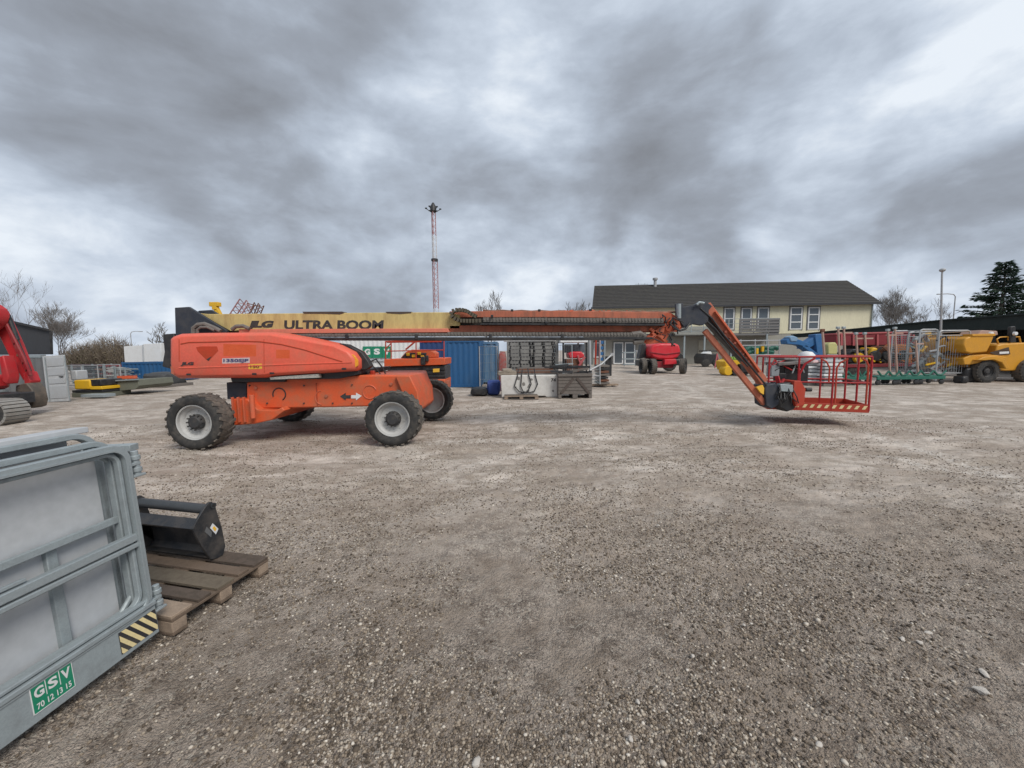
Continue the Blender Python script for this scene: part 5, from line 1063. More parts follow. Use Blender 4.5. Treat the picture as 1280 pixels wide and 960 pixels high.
m_ = MB(); m_.tube([P(309, 379, 45), P(324, 383, 45)], .05, 5); m_.tube([P(309, 379, 45), P(330, 420, 45)], .05, 5); part('stay', m_, RST, lc)
m_ = MB(); q = P(290, 440, 45); m_.box((q[0], 45, 1.3), (4, 3, 1.6)); m_.box((q[0], 45, .35), (4.6, 3.2, .7)); part('body', m_, YEM, lc, .1)
m_ = MB(); m_.beam(P(268, 381, 32), P(284, 412, 32), .3, .35); yc = T('telescopic_arm', 'yellow telehandler arm tip sticking up behind the boom upright', 'telehandler', base_at(272, 32)); part('arm', m_, YEM, yc, .03)
m_ = MB(); m_.box(P(269, 380.5, 32), (.75, .4, .35)); m_.box(P(269.5, 385, 32), (.35, .4, .3)); part('arm_head', m_, YEM, yc, .04); m_ = MB(); q = P(280, 440, 32); m_.box((q[0]+.4, 33, 1.1), (3.4, 2, 1.1)); part('body', m_, YEM, yc, .1)
m_ = MB(); m_.tube([P(272, 386, 32), P(276, 395, 31.9), P(281, 410, 32)], .06, 6); part('hose', m_, BLK, yc)
# ------------------------------------------------------------------ centre
wc2 = container('white storage container with a green lettered sign behind the scissor lift', 428, 560, 421, 476, 25.5, 2.5, WHT)
sgn = None
for i, (ch, u0, u1) in enumerate((('G', 454, 464.5), ('S', 465.5, 477), ('V', 478, 489))):
    a = P(u0, 447.5, 25.4); b = P(u1, 433, 25.4); m_ = MB(); m_.box2((a[0], 25.40, a[2]), (b[0], 25.44, b[2])); pl = part('sign_tile', m_, GRN, wc2)
    ww = (b[0]-a[0]); text('lettering', ch, WHT, pl, (a[0]+ww*.18, 25.395, a[2]+ww*.35), (1, 0, 0), (0, 0, 1), ww*.64, (b[2]-a[2])*.52, 0, .05, 0)
m_ = MB(); a = P(430, 452, 25.38); b = P(520, 448, 25.38); m_.box2((a[0], 25.38, a[2]), (b[0], 25.44, b[2]-.05)); part('trim_strip', m_, SHT, wc2)
a = P(545, 427, 26.5); container('dark blue container end between the white container and bright blue container', 526, 560, 425, 470, 24.5, .9, mat('navy_container_paint', (.02, .05, .16), .5, 0, .3, (.05, .08, .14), .1, 3))
container('bright blue shipping container right of the orange scissor lift', 557, 601, 424.5, 485, 20.6, 5, BLC)
bc2 = container('second blue container with streaked side standing just behind the bright blue one', 602, 622, 427, 478, 22.6, 3, mat('streaky_blue_paint', (.07, .17, .30), .5, 0, .6, (.26, .28, .30), .1, 3, streak=True))
# scissor lift
sl = T('scissor_lift', 'orange scissor lift with a dark folded stack and thin orange railings', 'scissor lift', base_at(520, 14.2))
Y = 13.8
def sp(name, pts, y0, y1, m, bevel=0, label=None, par=None): m_ = MB(); m_.prism(PX(pts, Y), y0, y1); return part(name, m_, m, par or sl, bevel, label)
sp('deck', [(480, 449), (551, 447.5), (556, 447.5), (556, 456), (480, 458.5)], Y, Y+1.5, ORC, .02); sp('scissor_stack', [(483, 459), (556, 457), (556, 474), (484, 477)], Y+.1, Y+1.3, mat('dark_scissor_steel', (.05, .05, .055), .5), .01)
for v in (462, 466.5, 471): sp('scissor_arm', [(484, v), (556, v-1.5), (556, v+.5), (484, v+2)], Y+.06, Y+.1, BLK)
sp('chassis', [(484, 476), (556, 474), (556, 488), (486, 489)], Y, Y+1.4, ORC, .03)
sp('label_plate', [(541, 461), (549, 460.6), (549, 465), (541, 465.5)], Y+.03, Y+.058, YST); sp('front_step', [(553, 477), (560, 476), (560, 490), (554, 491)], Y, Y+.5, ORB, .01)
for u in (493, 545):
    m_ = MB(); q = P(u, 484, Y); m_.lathe([(0, -.12), (.12, -.12), (.32, -.1), (.34, 0), (.34, .12), (0, .12)], (q[0], Y-.02, .34), 24); part('wheel', m_, RUB, sl)
m_ = MB()
for u in (482, 489, 555, 520):
    m_.tube([P(u, 449, Y+.03), P(u, 426.5, Y+.03)], .022, 6)
part('rail_posts', m_, RD2, sl)
m_ = MB(); m_.tube([P(482, 427, Y+.03), P(555, 425.5, Y+.03)], .024, 6); m_.tube([P(482, 439, Y+.03), P(555, 437.5, Y+.03)], .02, 6); m_.tube([P(484, 428, Y+1.4), P(552, 427, Y+1.4)], .024, 6); m_.tube([P(482, 427, Y+.03), P(485, 428, Y+1.4)], .024, 6); part('guard_rail', m_, RD2, sl)
m_ = MB(); m_.tube([P(482, 436, Y), P(489, 429, Y)], .02, 6); m_.tube([P(507, 437, Y+.3), P(519, 427, Y+.3)], .03, 6); part('diagonal_brace', m_, RD2, sl)
sp('control_cover', [(497, 448), (504, 440), (512, 437), (536, 437), (543, 441), (543, 448)], Y+.3, Y+.9, ORC, .04); sp('engine_block', [(499, 448), (505, 441), (531, 441), (530, 448)], Y+.2, Y+.32, BLK, .02)
for u, v in ((510, 443), (517, 445), (524, 442), (528, 446)): m_ = MB(); m_.box(P(u, v, Y+.17), (.12, .06, .1)); part('engine_fitting', m_, YEM, sl, .01)
m_ = MB(); m_.box(P(529, 451, Y-.05), (.16, .08, .3)); m_.box(P(534, 448, Y-.05), (.1, .08, .22)); part('control_box', m_, BLK, sl, .02)
# fence panels in front of the rack
fence_panel('tall mesh fence panel in front of the second blue container', 600, 622, 433, 484, 19, 19.2, nv=10); 
# black pallet racks stacked
rs = random.Random(4); k0 = None
BPL = mat('black_plastic_pallet', (.026, .026, .028), .55, 0, .5, (.08, .075, .07), .2, 8)
def blackpallet(x, y, z, w_, lb):
    global k0
    if k0 is None:
        t = T('black_pallet', lb, 'pallet', (0, 0, 0), 'black pallets stacked in two columns behind the white block')
        m_ = MB()
        for i in range(7): m_.box((-w_/2+w_*(i+.5)/7, .5, .145), (w_/7*.7, 1.0, .02))
        part('deck', m_, BPL, t); m_ = MB()
        for sx in (-.45, 0, .45): m_.box((sx*w_, .5, .02), (.1, 1.0, .03))
        part('runners', m_, BPL, t)['kind'] = 'stuff'
        for sx in (-.44, 0, .44):
            for sy in (.06, .94): m_ = MB(); m_.box((sx*w_, sy, .085), (.06, .10, .10)); part('foot', m_, BPL, t)
        k0 = t; move(t, (x, y, z)); return
    dup(k0, (x, y, z), rs.uniform(-.03, .03), lb)
zb_ = 0.0
names = ['lowest', 'second', 'third', 'fourth', 'fifth', 'sixth', 'seventh', 'eighth', 'ninth', 'tenth', 'eleventh', 'twelfth', 'topmost']
for ci, (uc, side) in enumerate(((650.5, 'left'), (681, 'right'))):
    x = P(uc, 470, 18.4)[0]
    for k in range(13): blackpallet(x+rs.uniform(-.03, .03), 18.4+rs.uniform(0, .05), .05+k*.178, 1.12, '%s black pallet of the %s hand stack behind the white block' % (names[k], side))
wp = T('pallet_cover', 'pale cover board lying on top of the two black pallet stacks', 'board', (P(665, 430, 18.8)[0], 18.9, 2.37)); m_ = MB(); m_.box((P(662, 430, 18.8)[0], 18.9, 2.40), (2.5, .9, .05)); part('board', m_, WHT, wp, .01)
# steel mesh rack right of them
fr = T('fence_stack', 'leaning stack of grey mesh panels behind the pallet columns', 'panels', base_at(705, 20.5))
for k in range(4):
    m_ = MB(); y = 20.2+k*.12; a = P(694, 483, y); b = P(716, 428, y); x0, x1, z1 = a[0], b[0], 2.2
    m_.tube([(x0, y, .05), (x0, y+.3, z1), (x1, y+.3, z1), (x1, y, .05)], .025, 5)
    for i in range(1, 9): x = x0+(x1-x0)*i/9; m_.tube([(x, y, .05), (x, y+.3, z1)], .007, 3, False)
    part('mesh_panel', m_, GLD, fr)
# red bundle left of the racks
rb = T('netting_bundle', 'crumpled red and grey netting bundle between the fence panel and the pallet stacks', 'bundle', base_at(629, 18.6)); lump(rb, 'netting', 623, 633, 440, 470, 18.3, .8, mat('faded_red_netting', (.30, .08, .07), .8, 0, .9, (.20, .19, .18), .8, 7), 5)
# white concrete block
wb = T('concrete_block', 'long white painted concrete block with dark stains in the middle of the yard', 'concrete block', base_at(662, 15.9)); Yb = 15.8
m_ = MB(); a = P(627, 497, Yb); b = P(698, 468.5, Yb); x0, x1, zt_ = a[0], b[0], b[2]; m_.prism([(x0, .0), (x0+.35, 0), (x0+.4, .05), (x1-.55, .05), (x1-.5, .0), (x1, 0), (x1, zt_), (x0-.03, zt_)], Yb, Yb+.9); part('block', m_, CON, wb, .03)
rs = random.Random(8)
for k in range(9):
    u, v = rs.uniform(640, 694), rs.uniform(472, 492); q = P(u, v, Yb); m_ = MB(); n = 7; s = rs.uniform(.03, .09); m_.add([(q[0]+s*rs.uniform(.5, 1.2)*math.cos(6.28*i/n), Yb-.004, q[2]+s*rs.uniform(.5, 1.2)*math.sin(6.28*i/n)) for i in range(n)], [tuple(range(n))]); part('stain', m_, mat('stain_grey', (.22, .21, .2), .9), wb)
q = P(690, 475, Yb); text('lettering', '74', MRK, wb, (q[0]-.05, Yb-.005, q[2]-.07), (1, 0, 0), (0, 0, 1), .2, .14, .1, .04, 0)
lp_ = 0
for i, (ua, ub, lbl) in enumerate(((645, 664, 'left of the two dark lifting slings hanging down the white block'), (650, 672, 'right of the two dark lifting slings hanging down the white block'))):
    m_ = MB(); um = (ua+ub)/2; m_.tube([P(ua+3, 462, Yb-.03)+Vector((0, .2, 0)), P(ua+2, 469, Yb-.04), P(ua-2+i*3, 483, Yb-.05), P(ua+4, 489.5, Yb-.06), P(um, 491, Yb-.06), P(ub-4, 489, Yb-.06), P(ub, 480, Yb-.05), P(ub-3, 469, Yb-.04), P(ub-4, 461, Yb-.03)+Vector((0, .2, 0))], .022, 6)
    single('lifting_sling', m_, BLK, lbl, 'sling', at=tuple(P(um, 480, Yb-.04)))
cl = T('cloth_heap', 'heap of crumpled beige cloth on the left end of the white block', 'cloth', tuple(P(632, 467, Yb+.3))); 
for k, (u0, u1, v0, v1) in enumerate(((622, 646, 463.5, 470), (627, 640, 461, 466))): lump(cl, 'fold', u0, u1, v0, v1, Yb+.05, .6, mat('beige_cloth', (.30, .26, .21), .9, 0, .5, (.18, .15, .12), .8, 10), 12+k, z_base=P(632, v1, Yb)[2])
tp_ = T('timber_stack', 'stack of dark planks lying across the white block under the black pallets', 'planks', tuple(P(675, 466, Yb+.4)))
for k in range(5):
    m_ = MB(); m_.beam(P(636+k*3, 467-k*1.6, Yb+.5), P(697-k*2, 466.5-k*1.7, Yb+.45), .5-.06*k, .07); part('plank', m_, RST if k % 2 else WDG, tp_, .005)
p3 = pallet('pallet', 'single worn pallet lying in front of the white concrete block', mm=WDG, l=1.35, w_=.8); q = G(672, 497.5); move(p3, (q[0], q[1]-.5, 0), 0)
# blue tarp bag & dark stuff
tb_ = T('tarp_bundle', 'blue tarpaulin bundle on the ground left of the white block', 'tarpaulin', base_at(614, 16.9)); lump(tb_, 'tarpaulin', 608, 625, 476, 490, 16.6, .9, TRP, 7)
tc2 = T('rubber_mat', 'flat dark rubber mat on the ground beside the blue tarpaulin bundle', 'mat', base_at(597, 16.5)); lump(tc2, 'mat', 588, 609, 485, 492, 16.5, .8, BLK, 8)
# wooden crate with chevron
cr_ = T('wooden_crate', 'grey weathered wooden crate with diagonal boards right of the white block', 'crate', base_at(719, 15.7)); Yk = 15.4
a = P(698, 493, Yk); b = P(740, 466.5, Yk); x0, x1, z1 = a[0], b[0], b[2]
for k in range(6):
    z = .16+(z1-.16)*k/6; m_ = MB(); m_.box2((x0, Yk, z+.01), (x1, Yk+.025, z+(z1-.16)/6-.005)); part('front_board', m_, WDG, cr_, .004)
for xx in (x0, x1):
    m_ = MB(); m_.box2((xx-.012, Yk+.03, .16), (xx+.012, Yk+1.1, z1)); part('side_panel', m_, WDG, cr_)
m_ = MB(); m_.box2((x0, Yk+1.1, .16), (x1, Yk+1.13, z1)); part('back_panel', m_, WDG, cr_); m_ = MB(); m_.box2((x0+.02, Yk+.04, z1-.25), (x1-.02, Yk+1.09, z1-.12)); part('contents', m_, WDG, cr_)
xm = (x0+x1)/2
for s in (-1, 1):
    m_ = MB(); m_.beam((xm+s*.06, Yk-.015, z1-.18), (xm+s*(x1-x0)*.42, Yk-.015, .2), .10, .028, up=(0, 1, 0)); part('diagonal_board', m_, mat('dark_brown_board', (.10, .08, .07), .85, 0, .5, (.06, .05, .045), .4, 10), cr_, .004)
    m_ = MB(); m_.box2((x0 if s < 0 else x1-.12, Yk-.03, .0), (x0+.12 if s < 0 else x1, Yk+1.0, .16)); part('foot', m_, WDG, cr_, .005)
m_ = MB(); m_.box2((xm-.1, Yk-.03, .0), (xm+.1, Yk+1.0, .16)); part('foot', m_, WDG, cr_, .005); m_ = MB(); m_.box2((x0-.01, Yk-.045, z1-.12), (x1+.01, Yk-.005, z1-.02)); part('top_batten', m_, WDG, cr_, .004)
sc = T('scrap_heap', 'heap of dark tangled steel parts piled on the wooden crate', 'scrap', (xm-.1, Yk+.5, z1)); rs = random.Random(2)
for k in range(14):
    m_ = MB(); x = rs.uniform(x0-.1, x1-.3); y = Yk+rs.uniform(.1, .9); z = z1+rs.uniform(-.05, .35); m_.beam((x-rs.uniform(.2, .5), y, z), (x+rs.uniform(.2, .6), y+rs.uniform(-.2, .2), z+rs.uniform(-.1, .1)), rs.uniform(.05, .14), rs.uniform(.04, .1)); part('steel_piece', m_, [BLK, DRK, GLD, WDG][k % 4], sc)
pr = T('steel_pole', 'grey pole leaning from the crate up to the right', 'pole', tuple(G(741, 478))); m_ = MB(); m_.tube([P(737, 463, 16.2), P(752, 455, 16.5), P(765, 443, 16.8)], .035, 8); part('tube', m_, GLV, pr); m_ = MB(); m_.box(P(765, 443, 16.8), (.14, .1, .12)); part('end_fitting', m_, GLV, pr)
# white roofed shelter/compact loader behind the crate
tl = T('compact_loader', 'small red machine under a white roofed frame behind the wooden crate', 'loader', base_at(719, 22)); Yq = 21.5
pboxes(tl, 'roof', 700, 424, 735, 428.5, Yq, 1.5, WHT, .03)
for u in (704, 733): m_ = MB(); m_.tube([P(u, 428, Yq+.1), P(u, 466, Yq+.1)], .05, 6); part('post', m_, BLK, tl)
pboxes(tl, 'windscreen', 705.5, 430, 731, 441, Yq+1.2, .03, GLS); m_ = MB(); m_.prism(PX([(710, 442), (716, 439.5), (727, 439.5), (731, 444), (728, 448), (712, 448)], Yq), Yq, Yq+1.1); part('hood', m_, CRM, tl, .06)
m_ = MB(); m_.beam(P(722, 460, Yq-.1), P(731, 446, Yq-.1), .1, .12); m_.beam(P(722, 444, Yq-.1), P(726, 456, Yq-.1), .08, .1); part('lift_arm', m_, PNR, tl, .02); pboxes(tl, 'body', 708, 449, 729, 470, Yq, 1.2, RST, .05)
for u in (709, 728): m_ = MB(); q = P(u, 470, Yq); m_.lathe([(0, -.14), (.2, -.14), (.38, -.1), (.4, .1), (0, .12)], (q[0], Yq-.08, .4), 20); part('wheel', m_, RUB, tl)
# timber frame posts right of it
gf = T('mesh_gate', 'tall grey mesh cage gate standing between the crate and the ladder', 'gate', base_at(744, 19)); Yg = 18.8
m_ = MB(); m_.tube([P(737, 425, Yg), P(738, 482, Yg)], .06, 8); m_.tube([P(750, 425, Yg), P(750, 480, Yg)], .03, 6); m_.tube([P(738, 470, Yg), P(750, 470, Yg)], .03, 6); part('post', m_, GLV, gf)
m_ = MB()
for k in range(8): u = 738.5+k*1.5; m_.tube([P(u, 457, Yg), P(u, 480, Yg)], .01, 3, False)
for k in range(6): m_.tube([P(738, 458+k*4, Yg), P(750, 458+k*4, Yg)], .01, 3, False)
part('mesh', m_, GLD, gf)
ld = T('ladder', 'red and blue ladder rack standing behind the mesh gate', 'ladder', base_at(749, 23)); 
for u in (745, 750, 756):
    m_ = MB(); m_.tube([P(u, 424, 23), P(u-1, 462, 23)], .05, 6); part('stile', m_, RD2 if u < 752 else GLD, ld)
for k in range(5): pboxes(ld, 'blue_tread', 750.5, 426+k*7, 755.5, 430+k*7, 23.02, .3, BL2 if k < 4 else GLD)
ws = T('board_stack', 'stack of dark boards on the ground right of the mesh gate', 'boards', base_at(757, 20)); 
for k in range(7): pboxes(ws, 'board', 749+(k % 2), 478-k*3.6, 762-(k % 3)*.8, 480.6-k*3.6, 19.8, 1.2, [WDG, RST, BLK][k % 3])
dk = T('waste_bin', 'dark wheeled bin behind the board stack', 'bin', base_at(761, 24)); pboxes(dk, 'body', 757, 448, 765, 470, 24, .8, BLK, .04); pboxes(dk, 'lid', 756.5, 445.5, 765.5, 448, 23.9, .9, BGM, .03)
pk = T('timber_plank', 'pale fresh plank lying flat on the gravel right of the crate', 'plank', tuple(G(756, 484))); q0, q1 = G(740, 483.5), G(773, 483); m_ = MB(); m_.box(((q0[0]+q1[0])/2, q0[1]+.2, .09), (q1[0]-q0[0], .3, .09)); part('plank', m_, WDL, pk, .01)
for x in (q0[0]+.25, q1[0]-.25): m_ = MB(); m_.box((x, q0[1]+.2, .022), (.12, .34, .044)); part('bearer', m_, WDG, pk)
# things by the house doors
for i, (u0, u1, vt, vb, Y_, m1, lb) in enumerate(((780, 795, 440, 458, 40, GLD, 'grey steel table with shelves standing by the glass doors'), (796, 803, 438, 456, 38, SHT, 'pale cupboard beside the glass doors'))):
    t = T('work_bench' if i == 0 else 'cupboard', lb, 'bench' if i == 0 else 'cupboard', base_at((u0+u1)/2, Y_))
    for v in ((vt, vt+1.5), (vt+8, vt+9.5), (vb-3, vb-1.5)): pboxes(t, 'shelf', u0, v[0], u1, v[1], Y_, .8, m1)
    for u in (u0+.6, u1-.6): pboxes(t, 'leg', u-.5, vt, u+.5, vb, Y_+.01, .1, m1)
# red boom lift in the distance
rl = T('boom_lift', 'smaller crimson boom lift parked facing the yard in front of the house', 'boom lift', base_at(830, 31.5)); Yr = 30.5
def rp_(name, pts, y0, y1, m, bevel=.05, par=None, label=None): m_ = MB(); m_.prism(PX(pts, Yr), y0, y1); return part(name, m_, m, par or rl, bevel, label)
rp_('hood', [(813, 437), (816, 431), (826, 429), (844, 429), (849.5, 431), (851, 437), (850.5, 443), (847, 447.5), (840, 449.5), (824, 449.5), (816, 447), (813, 443)], Yr, Yr+3, CRM, .15)
m_ = MB(); m_.tube([P(813.5, 440.5, Yr-.02), P(832, 443, Yr-.02), P(850.5, 440.5, Yr-.02)], .05, 6); part('hood_seam', m_, mat('dark_crimson', (.25, .01, .02), .5), rl)
rp_('counterweight', [(830, 449), (844, 449), (845, 455), (829, 456)], Yr-.2, Yr+.8, CRM, .05); rp_('chassis', [(810, 451), (852, 450), (852, 457), (810, 459)], Yr+.4, Yr+3.2, BLK, .05)
rp_('red_frame', [(818, 452), (844, 451.5), (842, 460), (820, 460)], Yr+.1, Yr+.5, mat('dark_crimson', (.25, .01, .02), .5), .03)
rp_('control_platform', [(808, 430), (813, 430), (813, 447), (804, 449)], Yr+1, Yr+1.8, BLK, .03); rp_('mud_guard', [(847, 436), (858, 444), (859, 448), (851, 449)], Yr+.6, Yr+1.8, BLK, .03)
tmp = wheel(rl, .60, .42, .36, HUB); oo = ORG[rl.name]
for k, (u, Yw, rot) in enumerate(((805.5, 30.2, .35), (817.5, 29.6, .35), (856, 29.8, -.2), (838, 33.5, 0))):
    w_ = tmp if k == 0 else dup(tmp, parent=rl); x = P(u, 458, Yw)[0]; w_.location = Vector((x, Yw+.3, .6))-oo; w_.rotation_euler = (0, 0, math.pi/2*.75+rot if k < 3 else 0)
# machines under the house canopy
pu = T('utility_vehicle', 'small dark utility vehicle with a white bonnet parked under the canopy', 'vehicle', base_at(888, 41)); Yv = 40.5
def vp(name, pts, y0, y1, m, bevel=.04, T_=None, Y_=None): m_ = MB(); m_.prism(PX(pts, Y_ or Yv), y0, y1); return part(name, m_, m, T_ or pu, bevel)
vp('body', [(879, 447), (882, 442), (897, 442), (899, 448), (898, 455), (880, 455)], Yv, Yv+2.2, BLK, .08); vp('bonnet', [(881, 442), (885, 439.5), (889, 439.5), (890, 443)], Yv-.02, Yv+1, WHT, .04); vp('roof', [(886, 438), (902, 438), (902, 439.5), (886, 439.5)], Yv+.4, Yv+2.2, BLK, .02)
for u in (882, 896): m_ = MB(); q = P(u, 455, Yv); m_.lathe([(0, -.15), (.25, -.15), (.42, -.1), (.42, .15), (0, .15)], (q[0], Yv, .42), 18); part('wheel', m_, RUB, pu)
for i, (u, lb) in enumerate(((896.5, 'pinkish steel trestle beside the utility vehicle'), (904, 'pinkish steel trestle nearer the yellow roller'))):
    t = T('trestle', lb, 'trestle', base_at(u, 34), 'pinkish trestles in front of the canopy')
    for s in (-1, 1): m_ = MB(); m_.tube([P(u+s*3, 460, 34), P(u, 442, 34.3)], .05, 6); m_.tube([P(u+s*3, 460, 35), P(u, 442, 34.7)], .05, 6); part('leg_frame', m_, PNR, t)
    m_ = MB(); m_.tube([P(u-2, 452, 34.2), P(u+2, 452, 34.2)], .05, 6); part('cross_bar', m_, PNK, t)
# yellow-green roller
yr = T('yard_roller', 'small yellow and green roller machine behind the jib', 'roller', base_at(918, 28)); Yy = 27.5
vp('body', [(906, 452), (914, 449), (932, 450), (935, 458), (932, 463), (908, 463)], Yy, Yy+1.3, YEM, .06, yr, Yy); vp('green_cover', [(914, 446), (936, 446), (938, 449.5), (914, 450)], Yy-.02, Yy+1.2, mat('lime_green_paint', (.25, .42, .06), .5), .03, yr, Yy); vp('dark_engine', [(922, 455), (940, 453), (944, 463), (924, 466)], Yy-.3, Yy+.6, BLK, .04, yr, Yy)
for u in (909, 918, 930): m_ = MB(); q = P(u, 463, Yy); m_.lathe([(0, -.4), (.3, -.4), (.34, -.3), (.34, .3), (0, .4)], (q[0], Yy+.2, .34), 18); part('drum', m_, BLK if u > 910 else YEM, yr)
m_ = MB(); m_.tube([P(917, 449, Yy), P(914, 437, Yy)], .03, 6); part('handle', m_, BLK, yr)
# rack with green tubes
gr_ = T('storage_rack', 'long rack carrying green netting rolls behind the jib', 'rack', base_at(950, 34)); Yg2 = 33.5
for u in (926, 944, 960, 974): m_ = MB(); m_.tube([P(u, 424, Yg2), P(u, 462, Yg2)], .05, 6); part('post', m_, GLV, gr_)
for v in (426, 432, 444, 452): m_ = MB(); m_.tube([P(920, v, Yg2-.02), P(976, v-.5, Yg2-.02)], .045, 6); part('rail', m_, GLV, gr_)
for i, (u0, u1, v) in enumerate(((930, 950, 436), (948, 972, 435.5), (934, 966, 440))):
    m_ = MB(); n = 9; m_.tube([P(u0+(u1-u0)*j/n, v+math.sin(j*1.3+i)*1.0, Yg2+.4) for j in range(n+1)], .22, 8); part('netting_roll', m_, GRM, gr_)
for u, vt in ((953, 436), (946, 439)): m_ = MB(); m_.box(P(u, vt, Yg2+.1), (.2, .2, .5)); part('yellow_clip', m_, YEM, gr_, .02)
fence_panel('mesh fence panel below the green netting rolls', 944, 972, 446, 470, 24, 24, nv=16)
# blue articulated lift
ba = T('boom_lift', 'folded bright blue articulated boom lift behind the basket', 'boom lift', base_at(1005, 25)); Yu = 24.5
for nm, pts in (('upper_boom', [(983, 425), (988, 421.5), (1001, 425), (1013, 430), (1012, 435), (998, 431), (984, 430)]), ('lower_boom', [(1006, 430), (1024, 418), (1030, 420), (1030, 425), (1012, 436), (1004, 436)]), ('riser', [(1019, 418), (1029, 417), (1031, 446), (1022, 446)]), ('tension_arm', [(1003, 433), (1008, 431), (1024, 443), (1022, 447)]), ('tower_base', [(1008, 444), (1030, 443), (1032, 456), (1006, 457)])):
    vp(nm, pts, Yu+(.1 if 'lower' in nm else 0), Yu+.6, BL2, .03, ba, Yu)
vp('grey_cap', [(986, 421), (991, 419.5), (997, 422), (996, 427), (988, 427)], Yu-.05, Yu+.5, mat('pale_blue_worn', (.20, .33, .48), .5), .05, ba, Yu); vp('chassis', [(992, 456), (1036, 454), (1036, 465), (992, 467)], Yu, Yu+1.6, BLK, .05, ba, Yu)
for u in (998, 1030): m_ = MB(); q = P(u, 462, Yu); m_.lathe([(0, -.14), (.2, -.14), (.38, -.1), (.4, .1), (0, .12)], (q[0], Yu-.05, .4), 18); part('wheel', m_, RUB, ba)
wt = T('liquid_tank', 'pale yellow plastic tank on a stand right of the blue lift', 'tank', base_at(1041, 25)); vp('tank', [(1035, 431), (1038, 428), (1045, 428), (1047, 431), (1047, 443), (1035, 443)], 25, 25.8, mat('pale_yellow_plastic', (.55, .52, .22), .5), .06, wt, 25); vp('stand', [(1034, 443), (1048, 443), (1048, 466), (1034, 467)], 25, 25.8, GLD, .03, wt, 25)
# flat grey sheets on pallets under the basket rail
for i, (u0, u1, vt, Y_, lb) in enumerate(((1011, 1030, 452, 19.5, 'stack of white wrapped slabs seen through the left half of the basket'), (1031, 1054, 449, 19.0, 'taller stack of grey slabs seen through the middle of the basket'))):
    t = T('slab_stack', lb, 'slabs', base_at((u0+u1)/2, Y_)); n = 7 if i else 6; zt = P(u0, vt, Y_)[2]; x0, x1 = P(u0, 470, Y_)[0], P(u1, 470, Y_)[0]
    for k in range(n):
        z = .15+(zt-.15)*k/n; m_ = MB(); m_.box(((x0+x1)/2+random.uniform(-.04, .04), Y_+.5, z+(zt-.15)/n*.42), (x1-x0, 1.0, (zt-.15)/n*.72)); part('slab', m_, [SHT, GLV, WHT][k % 3] if i else [WHT, SHT][k % 2], t, .02)
    m_ = MB(); m_.box(((x0+x1)/2, Y_+.5, .07), (x1-x0+.1, 1.05, .13)); part('base', m_, WDG, t)
pf = T('film_cover', 'pinkish plastic film lying over the left slab stack', 'film', tuple(P(1020, 451, 19.9))); lump(pf, 'film', 1010, 1036, 450, 454, 19.4, 1.0, mat('pink_film', (.62, .42, .42), .5), 4, z_base=P(1020, 454, 19.4)[2])
# maroon wagon
mw = T('trailer', 'maroon high sided trailer with a low deck behind the cart uprights', 'trailer', base_at(1095, 27)); Ym = 26.5
vp('side_panel', [(1045, 418), (1140, 415.5), (1140, 431), (1045, 432)], Ym, Ym+2.3, MAR, .03, mw, Ym); vp('top_rail', [(1044, 416.5), (1141, 414), (1141, 416), (1044, 418.5)], Ym-.05, Ym+2.35, PNR, .02, mw, Ym)
vp('deck_beam', [(1040, 456), (1186, 453), (1186, 457), (1040, 460)], Ym-1.4, Ym-.2, MAR, .02, mw, Ym-1.4)
for u in range(1050, 1141, 15): vp('side_rib', [(u, 418), (u+2, 418), (u+2, 432), (u, 432)], Ym-.08, Ym-.002, PNR, 0, mw, Ym)
for u in (1062, 1074, 1160): m_ = MB(); q = P(u, 464, Ym-1); m_.lathe([(0, -.15), (.25, -.15), (.45, -.1), (.45, .12), (0, .15)], (q[0], Ym-1.2, .45), 18); part('wheel', m_, RUB, mw)
rs = random.Random(17)
for i, (u0, u1, v0, v1, m1, lb) in enumerate(((1088, 1101, 434, 452, YEM, 'yellow engine part on the trailer deck, left of the rusty ones'), (1101, 1117, 432, 454, RST, 'rusty brown gearbox standing mid way on the trailer deck'), (1118, 1141, 430, 455, mat('orange_rust', (.40, .14, .04), .7, 0, .5, (.2, .08, .04), .3, 5), 'orange rusty winch frame at the right end of the trailer deck'), (1060, 1086, 436, 454, BLK, 'dark machine block on the trailer deck behind the basket'))):
    t = T('machine_part', lb, 'machine', tuple(P((u0+u1)/2, v1, 25.3)), 'machine parts loaded on the trailer')
    vp('casing', [(u0, v1), (u0+1, v0+5), (u0+(u1-u0)*.3, v0), (u1-4, v0+1), (u1, v0+7), (u1, v1)], 25.3, 26.3, m1, .08, t, 25.3)
    m_ = MB(); q = P((u0+u1)/2, (v0+v1)/2+2, 25.25); m_.lathe([(0, -.1), (.3, -.1), (.36, -.02), (.36, .08), (0, .1)], q, 18); part('drum', m_, BLK if i != 3 else YEM, t)
    for k in range(5): m_ = MB(); q = P(rs.uniform(u0, u1), rs.uniform(v0+2, v1), 25.2); m_.beam(q, q+Vector((rs.uniform(-.5, .5), 0, rs.uniform(-.4, .4))), .09, .09); part('linkage', m_, [BLK, m1, RST][k % 3], t)
